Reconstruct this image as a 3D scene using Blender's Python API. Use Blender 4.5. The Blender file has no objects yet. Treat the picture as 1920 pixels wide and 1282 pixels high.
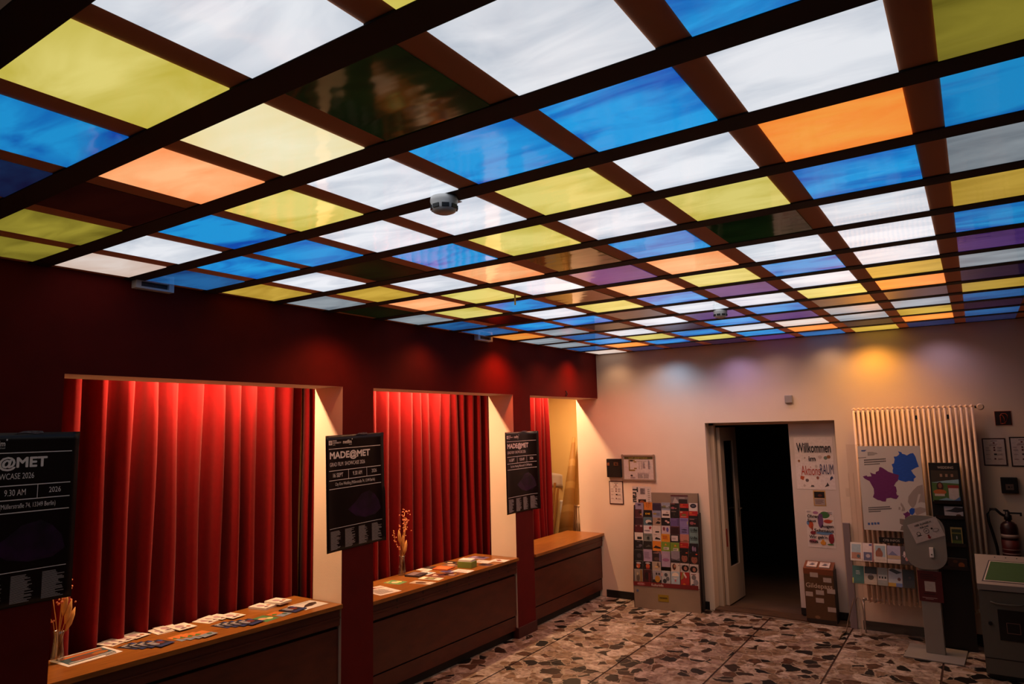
import bpy, bmesh, math, random
from mathutils import Vector, Matrix, Euler
random.seed(7)
C = bpy.context.scene.collection
SC = bpy.context.scene
R = math.radians
PI = math.pi

def lin(c):
    if isinstance(c, str):
        c = [int(c[i:i+2], 16)/255 for i in (0, 2, 4)]
    return tuple((x/12.92 if x <= .04045 else ((x+.055)/1.055)**2.4) for x in c)

# ------------------------------------------------------------------ camera
cd = bpy.data.cameras.new('camera'); cam = bpy.data.objects.new('camera', cd); C.objects.link(cam)
cd.sensor_width = 36; cd.sensor_fit = 'HORIZONTAL'; cd.lens = 1290.705/1920*36; cd.clip_start = .05
rt = Vector((.83051935, .55647492, -.02394303)); up = Vector((.08814785, -.08886974, .99213513)); fw = Vector((-.54997051, .82609795, .12286011))
cam.matrix_world = Matrix(((rt.x, up.x, -fw.x, 3.96431), (rt.y, up.y, -fw.y, -1.49602), (rt.z, up.z, -fw.z, 2.08014), (0, 0, 0, 1)))
SC.camera = cam
# ------------------------------------------------------------------ world, exposure
w = bpy.data.worlds.new('world'); SC.world = w; w.use_nodes = True
w.node_tree.nodes['Background'].inputs[0].default_value = (.02, .012, .01, 1)
w.node_tree.nodes['Background'].inputs[1].default_value = .05
SC.view_settings.view_transform = 'Standard'; SC.view_settings.look = 'None'
SC.view_settings.exposure = 0; SC.view_settings.gamma = 1; SC.view_settings.use_curve_mapping = False

# ------------------------------------------------------------------ lights
PW = 1.0
def area(loc, sx, sy, col, p, rot=(0, 0, 0), spread=180):
    l = bpy.data.lights.new('lamp', 'AREA'); l.shape = 'RECTANGLE'; l.size = sx; l.size_y = sy
    l.color = col; l.energy = p; l.spread = R(spread)
    o = bpy.data.objects.new('lamp', l); C.objects.link(o); o.location = loc; o.rotation_euler = rot
    return o
def spot(loc, col, p, size=120, blend=1.0, rad=.1, rot=(0, 0, 0)):
    l = bpy.data.lights.new('fill_pane_spot', 'SPOT'); l.color = col; l.energy = p*PW; l.spot_size = R(size); l.spot_blend = blend
    l.shadow_soft_size = rad
    o = bpy.data.objects.new('fill_pane_spot', l); C.objects.link(o); o.location = loc; o.rotation_euler = rot
    return o
WARM = (1, .60, .31)
# strip lamps behind the lintel of the three counter openings
area((-.43, 1.34, 2.60), .03, 1.1, WARM, 43.0)
area((-.43, 3.50, 2.60), .03, 1.0, WARM, 47.0)
area((-.43, 5.85, 2.60), .03, 1.3, WARM, 36.0)
# peach fill spots added under the ceiling to brighten the room
PEACH = (1, .60, .40)
for (x, y, col, p) in [
    (1.4, 3.4, PEACH, 14), (1.2, 4.6, PEACH, 14), (2.2, 4.4, PEACH, 10), (.9, 2.4, PEACH, 9), (.9, 5.4, PEACH, 6)]:
    spot((x, y, 2.93), col, p, 165, 1, .14)
for (x, y, col, p) in [  # wall-wash fill spots, added to brighten the white wall
    (.45, 5.60, (1, .56, .34), 27), (1.2, 5.60, (1, .56, .35), 34), (2.0, 5.60, (1, .54, .33), 32), (2.8, 5.60, (1, .52, .30), 22), (3.55, 5.60, (1, .48, .25), 9)]:
    spot((x, y, 2.93), col, p, 150, 1, .12)
for (x, y, col, p) in [  # light-box lamps through coloured panes: scallops on the walls
    (.30, 6.16, (1, .60, .34), 5), (.8, 6.10, (1, .62, .42), 4), (1.05, 6.10, (.35, .6, 1), 12), (1.80, 6.10, (.62, .45, 1), 8), (2.2, 6.12, (1, .6, .5), 3),
    (2.75, 6.16, (1, .6, .35), 5), (3.15, 6.12, (1, .42, .05), 24), (3.72, 6.12, (.6, .45, .75), 5), (.25, 4.15, (1, .10, .02), 42), (.22, 5.65, (1, .12, .02), 22),
    (.25, 3.0, (1, .40, .15), 10), (.34, 1.95, (1, .30, .10), 20), (.3, 5.0, (1, .35, .15), 9)]:
    spot((x, y, 2.93), col, p, 140, 1, .06)

# ------------------------------------------------------------------ materials
_m = {}
def mat(name, col, rough=.6, metal=0, var=0, scale=8, bump=0, bscale=40, spec=.5, stretch=(1, 1, 1), col2=None, alpha=1, sheen=0):
    if name in _m: return _m[name]
    m = bpy.data.materials.new(name); m.use_nodes = True; _m[name] = m
    nt = m.node_tree; N = nt.nodes; p = N['Principled BSDF']; c = lin(col)
    p.inputs['Base Color'].default_value = (*c, 1); p.inputs['Roughness'].default_value = rough
    p.inputs['Metallic'].default_value = metal; p.inputs['Specular IOR Level'].default_value = spec
    if sheen: p.inputs['Sheen Weight'].default_value = sheen
    if alpha < 1: p.inputs['Alpha'].default_value = alpha
    if var or col2 or bump:
        tc = N.new('ShaderNodeTexCoord'); mp = N.new('ShaderNodeMapping'); mp.inputs['Scale'].default_value = stretch
        nt.links.new(tc.outputs['Object'], mp.inputs['Vector'])
    if var or col2:
        n = N.new('ShaderNodeTexNoise'); n.inputs['Scale'].default_value = scale; n.inputs['Detail'].default_value = 5
        nt.links.new(mp.outputs[0], n.inputs['Vector'])
        r = N.new('ShaderNodeValToRGB'); r.color_ramp.elements[0].position = .3; r.color_ramp.elements[1].position = .7
        c2 = lin(col2) if col2 else tuple(min(1, x*(1+var)) for x in c)
        c1 = c if col2 else tuple(x*(1-var) for x in c)
        r.color_ramp.elements[0].color = (*c1, 1); r.color_ramp.elements[1].color = (*c2, 1)
        nt.links.new(n.outputs['Fac'], r.inputs[0]); nt.links.new(r.outputs[0], p.inputs['Base Color'])
    if bump:
        n = N.new('ShaderNodeTexNoise'); n.inputs['Scale'].default_value = bscale; n.inputs['Detail'].default_value = 3
        nt.links.new(mp.outputs[0], n.inputs['Vector'])
        b = N.new('ShaderNodeBump'); b.inputs['Strength'].default_value = bump; b.inputs['Distance'].default_value = .01
        nt.links.new(n.outputs['Fac'], b.inputs['Height']); nt.links.new(b.outputs[0], p.inputs['Normal'])
    return m
def ink(hexcol): return mat('print_'+hexcol, hexcol, .5, var=.07, scale=40)

def pane_mat(name, c1, c2, k=1.0, streak=1.0):
    """back-lit coloured glass: the light behind it shows c1 in the pane's middle, c2 at its edges and in its streaks"""
    m = bpy.data.materials.new(name); m.use_nodes = True; nt = m.node_tree; N = nt.nodes; L = nt.links; p = N['Principled BSDF']
    g = N.new('ShaderNodeNewGeometry'); oi = N.new('ShaderNodeObjectInfo')
    mp = N.new('ShaderNodeMapping'); mp.inputs['Scale'].default_value = (1.6, 4.5, 1)
    ad = N.new('ShaderNodeVectorMath'); ad.operation = 'MULTIPLY_ADD'
    cb = N.new('ShaderNodeCombineXYZ'); L.new(oi.outputs['Random'], cb.inputs[0]); L.new(oi.outputs['Random'], cb.inputs[2])
    ad.inputs[1].default_value = (30, 30, 30); L.new(cb.outputs[0], ad.inputs[0]); L.new(g.outputs['Position'], ad.inputs[2])
    L.new(ad.outputs[0], mp.inputs[0])
    n = N.new('ShaderNodeTexNoise'); n.inputs['Scale'].default_value = 1.3; n.inputs['Detail'].default_value = 4; n.inputs['Distortion'].default_value = .8
    L.new(mp.outputs[0], n.inputs['Vector'])
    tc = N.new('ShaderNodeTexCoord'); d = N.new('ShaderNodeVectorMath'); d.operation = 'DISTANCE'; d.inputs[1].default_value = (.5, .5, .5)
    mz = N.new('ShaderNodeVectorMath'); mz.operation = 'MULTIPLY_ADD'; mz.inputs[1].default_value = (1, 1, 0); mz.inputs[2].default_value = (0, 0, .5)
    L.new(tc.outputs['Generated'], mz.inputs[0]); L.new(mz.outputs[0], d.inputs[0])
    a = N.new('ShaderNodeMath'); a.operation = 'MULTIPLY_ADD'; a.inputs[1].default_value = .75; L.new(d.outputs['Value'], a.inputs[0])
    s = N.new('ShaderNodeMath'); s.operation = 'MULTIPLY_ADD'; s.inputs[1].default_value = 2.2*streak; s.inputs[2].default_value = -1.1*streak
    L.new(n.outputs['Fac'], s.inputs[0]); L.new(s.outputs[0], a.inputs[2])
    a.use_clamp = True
    mx = N.new('ShaderNodeMix'); mx.data_type = 'RGBA'; L.new(a.outputs[0], mx.inputs['Factor'])
    mx.inputs['A'].default_value = (*lin(c1), 1); mx.inputs['B'].default_value = (*lin(c2), 1)
    ml = N.new('ShaderNodeMix'); ml.data_type = 'RGBA'; ml.blend_type = 'MULTIPLY'; ml.inputs['Factor'].default_value = 1
    L.new(mx.outputs['Result'], ml.inputs['A']); L.new(oi.outputs['Color'], ml.inputs['B'])
    L.new(ml.outputs['Result'], p.inputs['Emission Color']); p.inputs['Emission Strength'].default_value = k
    p.inputs['Base Color'].default_value = (*[x*.05+.003 for x in lin(c1)], 1); p.inputs['Roughness'].default_value = .07
    b = N.new('ShaderNodeBump'); b.inputs['Strength'].default_value = .10; b.inputs['Distance'].default_value = .01
    n2 = N.new('ShaderNodeTexNoise'); n2.inputs['Scale'].default_value = 3.0; n2.inputs['Detail'].default_value = 1; L.new(mp.outputs[0], n2.inputs['Vector'])
    L.new(n2.outputs['Fac'], b.inputs['Height']); L.new(b.outputs[0], p.inputs['Normal'])
    return m

def floor_mat():
    m = bpy.data.materials.new('broken_marble_slab'); m.use_nodes = True; nt = m.node_tree; N = nt.nodes; L = nt.links; p = N['Principled BSDF']
    tc = N.new('ShaderNodeNewGeometry'); n0 = N.new('ShaderNodeTexNoise'); n0.inputs['Scale'].default_value = 7; n0.inputs['Detail'].default_value = 4
    L.new(tc.outputs['Position'], n0.inputs['Vector'])
    sc = N.new('ShaderNodeVectorMath'); sc.operation = 'MULTIPLY_ADD'; sc.inputs[1].default_value = (.15, .15, 0)
    L.new(n0.outputs['Color'], sc.inputs[0]); L.new(tc.outputs['Position'], sc.inputs[2])
    fl = N.new('ShaderNodeVectorMath'); fl.operation = 'MULTIPLY'; fl.inputs[1].default_value = (1, 1, 0); L.new(sc.outputs[0], fl.inputs[0])
    v = N.new('ShaderNodeTexVoronoi'); v.inputs['Scale'].default_value = 9.0; L.new(fl.outputs[0], v.inputs['Vector'])
    e = N.new('ShaderNodeTexVoronoi'); e.feature = 'DISTANCE_TO_EDGE'; e.inputs['Scale'].default_value = 9.0; L.new(fl.outputs[0], e.inputs['Vector'])
    sp = N.new('ShaderNodeSeparateColor'); L.new(v.outputs['Color'], sp.inputs[0])
    r = N.new('ShaderNodeValToRGB'); r.color_ramp.interpolation = 'CONSTANT'; el = r.color_ramp.elements
    cols = [(0, '0d0a09'), (.13, '2a1a12'), (.20, '523828'), (.27, '85705c'), (.48, 'a89a8c'), (.66, '8e7c70'), (.84, 'b5a89c')]
    el[0].position = 0; el[0].color = (*lin(cols[0][1]), 1); el[1].position = cols[1][0]; el[1].color = (*lin(cols[1][1]), 1)
    for q, c in cols[2:]:
        x = el.new(q); x.color = (*lin(c), 1)
    L.new(sp.outputs[0], r.inputs[0])
    n = N.new('ShaderNodeTexNoise'); n.inputs['Scale'].default_value = 17; n.inputs['Detail'].default_value = 7; L.new(tc.outputs['Position'], n.inputs['Vector'])
    nr = N.new('ShaderNodeValToRGB'); nr.color_ramp.elements[0].position = .3; nr.color_ramp.elements[0].color = (.42, .34, .30, 1); nr.color_ramp.elements[1].position = .62
    L.new(n.outputs['Fac'], nr.inputs[0])
    mu = N.new('ShaderNodeMix'); mu.data_type = 'RGBA'; mu.blend_type = 'MULTIPLY'; mu.inputs['Factor'].default_value = 1
    L.new(r.outputs[0], mu.inputs['A']); L.new(nr.outputs[0], mu.inputs['B'])
    vn = N.new('ShaderNodeTexNoise'); vn.inputs['Scale'].default_value = 11; vn.inputs['Detail'].default_value = 8; vn.inputs['Roughness'].default_value = .7; vn.inputs['Distortion'].default_value = 1.6
    L.new(tc.outputs['Position'], vn.inputs['Vector']); vr = N.new('ShaderNodeValToRGB'); q = vr.color_ramp.elements
    q[0].position = .36; q[0].color = (.10, .06, .04, 1); q[1].position = .47; q[1].color = (1, 1, 1, 1); L.new(vn.outputs['Fac'], vr.inputs[0])
    m2 = N.new('ShaderNodeMix'); m2.data_type = 'RGBA'; m2.blend_type = 'MULTIPLY'; m2.inputs['Factor'].default_value = .8
    L.new(mu.outputs['Result'], m2.inputs['A']); L.new(vr.outputs[0], m2.inputs['B']); mu = m2
    er = N.new('ShaderNodeValToRGB'); er.color_ramp.elements[0].position = .0; er.color_ramp.elements[1].position = .045
    L.new(e.outputs['Distance'], er.inputs[0])
    mx = N.new('ShaderNodeMix'); mx.data_type = 'RGBA'; L.new(er.outputs[0], mx.inputs['Factor'])
    mx.inputs['A'].default_value = (*lin('988c7a'), 1); L.new(mu.outputs['Result'], mx.inputs['B'])
    L.new(mx.outputs['Result'], p.inputs['Base Color']); p.inputs['Roughness'].default_value = .42; p.inputs['Specular IOR Level'].default_value = .35
    return m

def wave_mat(name, c1, c2, scale, rough=.6, rot=(0, 0, 0)):
    m = bpy.data.materials.new(name); m.use_nodes = True; nt = m.node_tree; N = nt.nodes; p = N['Principled BSDF']
    tc = N.new('ShaderNodeTexCoord'); mp = N.new('ShaderNodeMapping'); mp.inputs['Rotation'].default_value = rot
    wv = N.new('ShaderNodeTexWave'); wv.inputs['Scale'].default_value = scale; wv.inputs['Distortion'].default_value = 1.0; wv.bands_direction = 'Z'
    nt.links.new(tc.outputs['Object'], mp.inputs[0]); nt.links.new(mp.outputs[0], wv.inputs[0])
    r = N.new('ShaderNodeValToRGB'); r.color_ramp.elements[0].position = .72; r.color_ramp.elements[1].position = .86
    r.color_ramp.elements[0].color = (*lin(c1), 1); r.color_ramp.elements[1].color = (*lin(c2), 1)
    nt.links.new(wv.outputs['Fac'], r.inputs[0]); nt.links.new(r.outputs[0], p.inputs['Base Color']); p.inputs['Roughness'].default_value = rough
    return m

RED = mat('dark_red_paint', '5a0c07', .85, var=.1, scale=5, bump=.08, bscale=120, spec=.2)
CREAM = mat('cream_plaster', 'dac3ae', .85, var=.03, scale=3, bump=.1, bscale=150)
WHITE_WALL = mat('off_white_plaster', 'e2cfba', .85, var=.04, scale=2, bump=.1, bscale=150)
NICHE = mat('niche_plaster', 'ecce8c', .85, var=.03, scale=2)
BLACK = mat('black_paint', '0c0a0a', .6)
DARKWALL = mat('shade_dark_plaster', '2a1410', .85)
RIB = mat('dark_brown_lacquer', '1a0d0b', .75)
STRIP = mat('brown_lacquer', 'd68c62', .7)
FLOOR = floor_mat()
JOINT = mat('brown_joint', '30150b', .6)
CURTAIN = mat('red_velvet', '740c0f', .9, var=.06, scale=30, sheen=.05, spec=.1)
WOODTOP = mat('varnished_wood_top', '7c481c', .3, col2='9a6026', scale=6, stretch=(9, 1, 9), bump=.05)
WOOD = mat('dark_veneer', '43160b', .42, col2='562010', scale=5, stretch=(6, 1, 3), bump=.05)
STEEL = mat('brushed_steel', 'b0a8a2', .35, metal=.9)
GREYM = mat('grey_card', '8d7c6a', .6, var=.04, scale=10)
GREYS = mat('grey_lacquer', '605d53', .55, var=.03, scale=8)
GREYB = mat('warm_grey_lacquer', '85817a', .55, var=.03, scale=8)
RADIATOR = mat('cream_radiator_enamel', 'e6cdb4', .4)
PAPER = mat('white_paper', 'ded3cc', .7, var=.02, scale=6)
WPL = mat('white_plastic', 'ece8e4', .45)
BPL = mat('black_plastic', '14100f', .4)
DOORP = mat('beige_door_paint', 'b9a894', .55, var=.03, scale=4)
DGLASS = mat('dark_glass', '0a0a0c', .05)
KRAFT = mat('kraft_paper', 'b98a52', .7, var=.08, scale=8)
STRAW = mat('dried_straw', 'c48a45', .8, var=.15, scale=20)
BLOSSOM = mat('dried_blossom', 'c9714a', .8, var=.2, scale=20)
PINE = mat('pale_pine', 'b07a3e', .55, var=.1, scale=6, stretch=(1, 1, .2))
def clear_mat(name, tint, fac):
    m = bpy.data.materials.new(name); m.use_nodes = True; nt = m.node_tree; N = nt.nodes
    t = N.new('ShaderNodeBsdfTransparent'); t.inputs[0].default_value = (*tint, 1); gl = N.new('ShaderNodeBsdfGlossy'); gl.inputs['Roughness'].default_value = .08
    mx = N.new('ShaderNodeMixShader'); mx.inputs[0].default_value = fac
    nt.links.new(t.outputs[0], mx.inputs[1]); nt.links.new(gl.outputs[0], mx.inputs[2]); nt.links.new(mx.outputs[0], N['Material Output'].inputs[0])
    return m
ACRYL = clear_mat('clear_acrylic', (.97, .955, .94), .04)
VASE = clear_mat('clear_glass', (.85, .85, .82), .14)

# ------------------------------------------------------------------ mesh helpers
class MB:
    def __init__(s): s.b = bmesh.new()
    def box(s, x0, x1, y0, y1, z0, z1, mi=0, bev=0):
        r = bmesh.ops.create_cube(s.b, size=1); vs = r['verts']
        bmesh.ops.scale(s.b, vec=(abs(x1-x0), abs(y1-y0), abs(z1-z0)), verts=vs)
        bmesh.ops.translate(s.b, vec=((x0+x1)/2, (y0+y1)/2, (z0+z1)/2), verts=vs)
        fs = list({f for v in vs for f in v.link_faces})
        for f in fs: f.material_index = mi
        if bev:
            es = list({e for f in fs for e in f.edges})
            q = bmesh.ops.bevel(s.b, geom=es, offset=bev, segments=2, affect='EDGES', profile=.6)
            for f in q['faces']: f.material_index = mi
        return fs
    def poly(s, pts, mi=0):
        f = s.b.faces.new([s.b.verts.new(p) for p in pts]); f.material_index = mi; return f
    def prism(s, pts, d, mi=0):                 # pts: planar loop, extruded by vector d
        d = Vector(d); a = [s.b.verts.new(p) for p in pts]; b = [s.b.verts.new(Vector(p)+d) for p in pts]
        n = len(pts); fs = [s.b.faces.new(a), s.b.faces.new(b[::-1])]
        for i in range(n): fs.append(s.b.faces.new((a[i], b[i], b[(i+1) % n], a[(i+1) % n])))
        for f in fs: f.material_index = mi
        bmesh.ops.recalc_face_normals(s.b, faces=fs)
    def tube(s, pts, r, seg=8, mi=0, cap=True):
        pts = [Vector(p) for p in pts]; rings = []; n = len(pts)
        rr = r if isinstance(r, (list, tuple)) else [r]*n
        for i, p in enumerate(pts):
            t = (pts[min(i+1, n-1)]-pts[max(i-1, 0)]).normalized()
            a = Vector((0, 0, 1)) if abs(t.z) < .9 else Vector((1, 0, 0))
            u = t.cross(a).normalized(); v = t.cross(u)
            rings.append([s.b.verts.new(p+(u*math.cos(2*PI*k/seg)+v*math.sin(2*PI*k/seg))*rr[i]) for k in range(seg)])
        for i in range(n-1):
            for k in range(seg):
                f = s.b.faces.new((rings[i][k], rings[i][(k+1) % seg], rings[i+1][(k+1) % seg], rings[i+1][k])); f.material_index = mi; f.smooth = True
        if cap:
            for q in (rings[0][::-1], rings[-1]):
                f = s.b.faces.new(q); f.material_index = mi
    def lathe(s, prof, seg=20, mi=0, org=(0, 0, 0)):
        o = Vector(org); rings = []
        for r, z in prof: rings.append([s.b.verts.new(o+Vector((r*math.cos(2*PI*k/seg), r*math.sin(2*PI*k/seg), z))) for k in range(seg)])
        for i in range(len(prof)-1):
            for k in range(seg):
                f = s.b.faces.new((rings[i][k], rings[i][(k+1) % seg], rings[i+1][(k+1) % seg], rings[i+1][k])); f.material_index = mi; f.smooth = True
        s.b.faces.new(rings[0][::-1]).material_index = mi; s.b.faces.new(rings[-1]).material_index = mi
    def ball(s, c, r, mi=0, sub=1):
        q = bmesh.ops.create_icosphere(s.b, subdivisions=sub, radius=1)
        rv = (r, r, r) if not isinstance(r, (list, tuple)) else r
        bmesh.ops.scale(s.b, vec=rv, verts=q['verts']); bmesh.ops.translate(s.b, vec=c, verts=q['verts'])
        for f in {f for v in q['verts'] for f in v.link_faces}: f.material_index = mi; f.smooth = True
    def build(s, name, mats, parent=None, loc=None, rot=None, M=None):
        me = bpy.data.meshes.new(name); s.b.to_mesh(me); s.b.free()
        for m in (mats if isinstance(mats, (list, tuple)) else [mats]): me.materials.append(m)
        return link(name, me, parent, loc, rot, M)
def link(name, me, parent=None, loc=None, rot=None, M=None):
    o = bpy.data.objects.new(name, me); C.objects.link(o)
    if parent: o.parent = parent
    if loc: o.location = loc
    if rot: o.rotation_euler = rot
    if M is not None: o.matrix_basis = M
    return o
def tag(o, label, cat, group=None):
    o['label'] = label; o['category'] = cat
    if group: o['group'] = group
    return o
def thing(name, label, cat, loc=(0, 0, 0), rz=0, group=None):
    o = bpy.data.objects.new(name, None); C.objects.link(o); o.location = loc; o.rotation_euler = (0, 0, rz); o.empty_display_size = .1
    return tag(o, label, cat, group)
def struct(o): o['kind'] = 'structure'; return o
def copy_tree(o, parent=None):
    c = o.copy(); C.objects.link(c)
    if parent: c.parent = parent
    for ch in o.children: copy_tree(ch, c)
    return c

# flat lettering, fitted into a box of its parent's local XY plane (converted to meshes at the very end)
_texts = []
def T(parent, s, x0, y0, x1, y1, z, m, bold=0, disp=None, rot=0, label=None):
    cu = bpy.data.curves.new('lettering', 'FONT'); cu.body = s; cu.size = 1; cu.resolution_u = 3
    o = bpy.data.objects.new('lettering_curve', cu); C.objects.link(o)
    _texts.append((o, parent, (x0, y0, x1, y1), z, m, disp, rot, label, bold))
def finish_texts():
    dg = bpy.context.evaluated_depsgraph_get(); dg.update()
    for o, parent, (x0, y0, x1, y1), z, m, disp, rot, label, bold in _texts:
        me = bpy.data.meshes.new_from_object(o.evaluated_get(dg)); me.name = 'lettering'
        if bold >= .01:
            bm = bmesh.new()
            for q, (dx, dy) in enumerate([(-1, 0), (1, 0), (0, -1), (0, 1), (-.7, -.7), (.7, .7), (-.7, .7), (.7, -.7)]):
                n0 = len(bm.verts); bm.from_mesh(me); bm.verts.ensure_lookup_table()
                for v in bm.verts[n0:]: v.co.x += dx*bold; v.co.y += dy*bold; v.co.z = q*.006
            bm.to_mesh(me); bm.free()
        xs = [v.co.x for v in me.vertices]; ys = [v.co.y for v in me.vertices]
        if xs:
            a, b, c, d = min(xs), max(xs), min(ys), max(ys)
            for v in me.vertices:
                x = (v.co.x-a)/(b-a); y = (v.co.y-c)/(d-c)
                if rot == -90:
                    X = x0+(x1-x0)*y; Y = y1-(y1-y0)*x
                else:
                    X = x0+(x1-x0)*x; Y = y0+(y1-y0)*y
                v.co = (X, Y, z+v.co.z*.004+(disp(X, Y) if disp else 0))
        me.materials.clear(); me.materials.append(m)
        q = link('lettering', me, parent)
        if label: q['label'] = label
        bpy.data.objects.remove(o, do_unlink=True)

# printed card / leaflet: local XY plane, front side +Z, origin in the middle of its lower edge
def card_mesh(name, w, h, t, base, deco, edge='d8cfc6'):
    b = MB(); mats = [ink(edge), ink(base)]; ids = {}
    fs = b.box(-w/2, w/2, 0, h, 0, t)
    for f in fs:
        f.normal_update()
        if f.normal.z > .5: f.material_index = 1
    k = 0
    for d in deco:
        kind, c = d[0], d[-1]
        if kind == 'T': continue
        if c not in ids: ids[c] = len(mats); mats.append(ink(c))
        k += 1; z = t+.0003+.00025*k
        X = lambda u: (u-.5)*w
        if kind == 'r':
            _, u0, v0, u1, v1, _c = d
            b.poly([(X(u0), v0*h, z), (X(u1), v0*h, z), (X(u1), v1*h, z), (X(u0), v1*h, z)], ids[c])
        elif kind == 'e':
            _, u, v, ru, rv, _c = d
            b.poly([(X(u)+ru*w*math.cos(a*PI/8), v*h+rv*h*math.sin(a*PI/8), z) for a in range(16)], ids[c])
        elif kind == 'p':
            b.poly([(X(u), v*h, z) for u, v in d[1]], ids[c])
        elif kind == 'l':                    # a paragraph of printed lines
            _, u0, v0, u1, v1, n, _c = d
            rg = random.Random(k*31+n)
            for i in range(n):
                a = v0+(v1-v0)*(i+.2)/n; e = v0+(v1-v0)*(i+.7)/n; u = u1-(u1-u0)*.35*rg.random()
                b.poly([(X(u0), a*h, z), (X(u), a*h, z), (X(u), e*h, z), (X(u0), e*h, z)], ids[c])
    me = bpy.data.meshes.new(name); b.b.to_mesh(me); b.b.free()
    for m in mats: me.materials.append(m)
    return me
def card(name, label, cat, w, h, t, base, deco, M, group=None, edge='d8cfc6'):
    o = link(name, card_mesh(name, w, h, t, base, deco, edge), M=M)
    tag(o, label, cat, group)
    for d in deco:
        if d[0] == 'T':
            _, s, u0, v0, u1, v1, c = d
            T(o, s, (u0-.5)*w, v0*h, (u1-.5)*w, v1*h, t+.005*min(1, t*300)+.0006, ink(c), .03)
    return o
def flat(x, y, z, yaw): return Matrix.Translation((x, y, z)) @ Matrix.Rotation(yaw, 4, 'Z')
def upright(x, y, z, yaw=0, tilt=0): return Matrix.Translation((x, y, z)) @ Matrix.Rotation(yaw, 4, 'Z') @ Matrix.Rotation(R(90)-tilt, 4, 'X')

# ================================================================== SETTING
H = 2.980; WY = 6.384; RX = 4.42; Y0 = -3.6
# red wall with three openings, cream reveals
Y1L, Y1R, Y2L, Y2R, Y3L = .202, 2.13, 2.451, 4.448, 4.78
b = MB()
for y0, y1, z0, z1 in [(Y0, Y1L, 0, H), (Y1L, WY, 2.416, H), (Y1R, Y2L, 0, 2.416), (Y2R, Y3L, 0, 2.416)]:
    for f in b.box(-.31, 0, y0, y1, z0, z1):
        f.normal_update(); f.material_index = 0 if f.normal.x > .5 else 1
struct(b.build('wall_left', [RED, CREAM]))
# white wall with the doorway
DX0, DX1, DZ = 1.360, 2.733, 2.074
b = MB()
b.box(-.31, DX0, WY, WY+.22, 0, H); b.box(DX1, RX+.1, WY, WY+.22, 0, H); b.box(DX0, DX1, WY, WY+.22, DZ, H)
struct(b.build('wall_back', WHITE_WALL))
b = MB(); b.box(RX, RX+.1, Y0, WY, 0, H); struct(b.build('wall_right', DARKWALL))  # dark colour stands in for the shade on this wall
b = MB(); b.box(-.31, RX+.1, Y0-.1, Y0, 0, H); struct(b.build('wall_rear', DARKWALL))
# space behind the counters
b = MB()
b.box(-1.42, -1.32, -.2, 7.2, 0, 2.78); b.box(-1.32, -.31, 7.1, 7.2, 0, 2.78); b.box(-1.32, -.31, -.2, -.1, 0, 2.78); b.box(-.31, -.2, WY+.22, 7.2, 0, 2.78)
struct(b.build('wall_niche', NICHE))
b = MB(); b.box(-1.42, -.31, -.2, 7.2, 2.78, 2.85); struct(b.build('ceiling_niche', NICHE))
# dark room behind the doorway
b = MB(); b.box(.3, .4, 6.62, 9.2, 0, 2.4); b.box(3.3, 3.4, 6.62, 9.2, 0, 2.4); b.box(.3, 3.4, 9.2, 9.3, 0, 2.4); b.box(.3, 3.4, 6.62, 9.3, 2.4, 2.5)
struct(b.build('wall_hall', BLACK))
# floor
fl = MB(); fl.box(-1.42, RX+.1, Y0-.1, 9.3, -.12, -.0055); FL = struct(fl.build('floor', JOINT))
xs = [-.431+.7966*i for i in range(8)]; ys = [6.4289-.8101*j for j in range(13)]
for i in range(7):
    for j in range(12):
        x0, x1 = max(xs[i], -.3)+.008, min(xs[i+1], RX)-.008; y1, y0 = min(ys[j], WY+.0)-.0035, max(ys[j+1], Y0)+.0035
        if x1-x0 < .03 or y1-y0 < .03: continue
        t = MB(); t.box(x0, x1, y0, y1, -.0065, 0); t.build('tile', FLOOR, FL)
t = MB(); t.box(.4, 3.3, WY+.02, 9.2, -.006, .001); t.build('tile', mat('hall_floor', '55402f', .7, var=.2, scale=3), FL)
# skirtings
b = MB(); b.box(.03, DX0-.06, WY-.016, WY, 0, .085); struct(b.build('baseboard_back', BLACK))
b = MB(); b.box(DX1+.12, RX, WY-.016, WY, 0, .085); struct(b.build('baseboard_back.001', BLACK))
SK = mat('dark_red_skirting', '40140f', .6)
b = MB(); b.box(0, .018, Y2R-.004, Y3L, 0, .10); b.box(-.05, .018, Y2R-.018, Y2R, 0, .10); struct(b.build('baseboard_left', SK))
b = MB(); b.box(0, .018, Y1R, Y2L, 0, .10); struct(b.build('baseboard_left.001', SK))
b = MB(); b.box(DX0, DX1, WY-.015, WY+.2, 0, .018); struct(b.build('trim_1', mat('worn_threshold', '4f3a2a', .5, var=.2, scale=6)))

# ceiling: light box, ribs, strips, panes of coloured glass
cl = MB(); cl.box(-.31, RX+.1, Y0-.1, WY+.2, H+.03, H+.1); CE = struct(cl.build('ceiling', BLACK))
XL = [.0602, .5583, 1.0417, 1.5299, 2.0271, 2.521, 3.0147, 3.4977, 3.9686]; XR = [.4349, .9311, 1.4213, 1.9153, 2.4171, 2.9091, 3.3985, 3.8726, 4.345]
YF = {-1: -.4805, 0: 0, 1: .4812, 2: .9591, 3: 1.4554, 4: 1.9381, 5: 2.444, 6: 2.9306, 7: 3.4111, 8: 3.9099, 9: 4.4015, 10: 4.893, 11: 5.3876, 12: 5.8653, 13: 6.3603}
for k in range(-2, -7, -1): YF[k] = YF[k+1]-.483
edges = [0]+[v for a, c in zip(XL, XR) for v in (a, c)]+[RX]
for i in range(0, len(edges), 2):
    s = MB(); s.box(edges[i], edges[i+1], YF[-6], WY, H-.004, H+.02); s.build('strip', STRIP, CE)
for k in range(-6, 14):
    y1 = YF[k+1] if k+1 in YF else WY
    s = MB(); s.box(0, RX, YF[k], min(YF[k]+.098, WY), H-.010, H+.02, bev=.0025); s.build('rib', RIB, CE)
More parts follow.
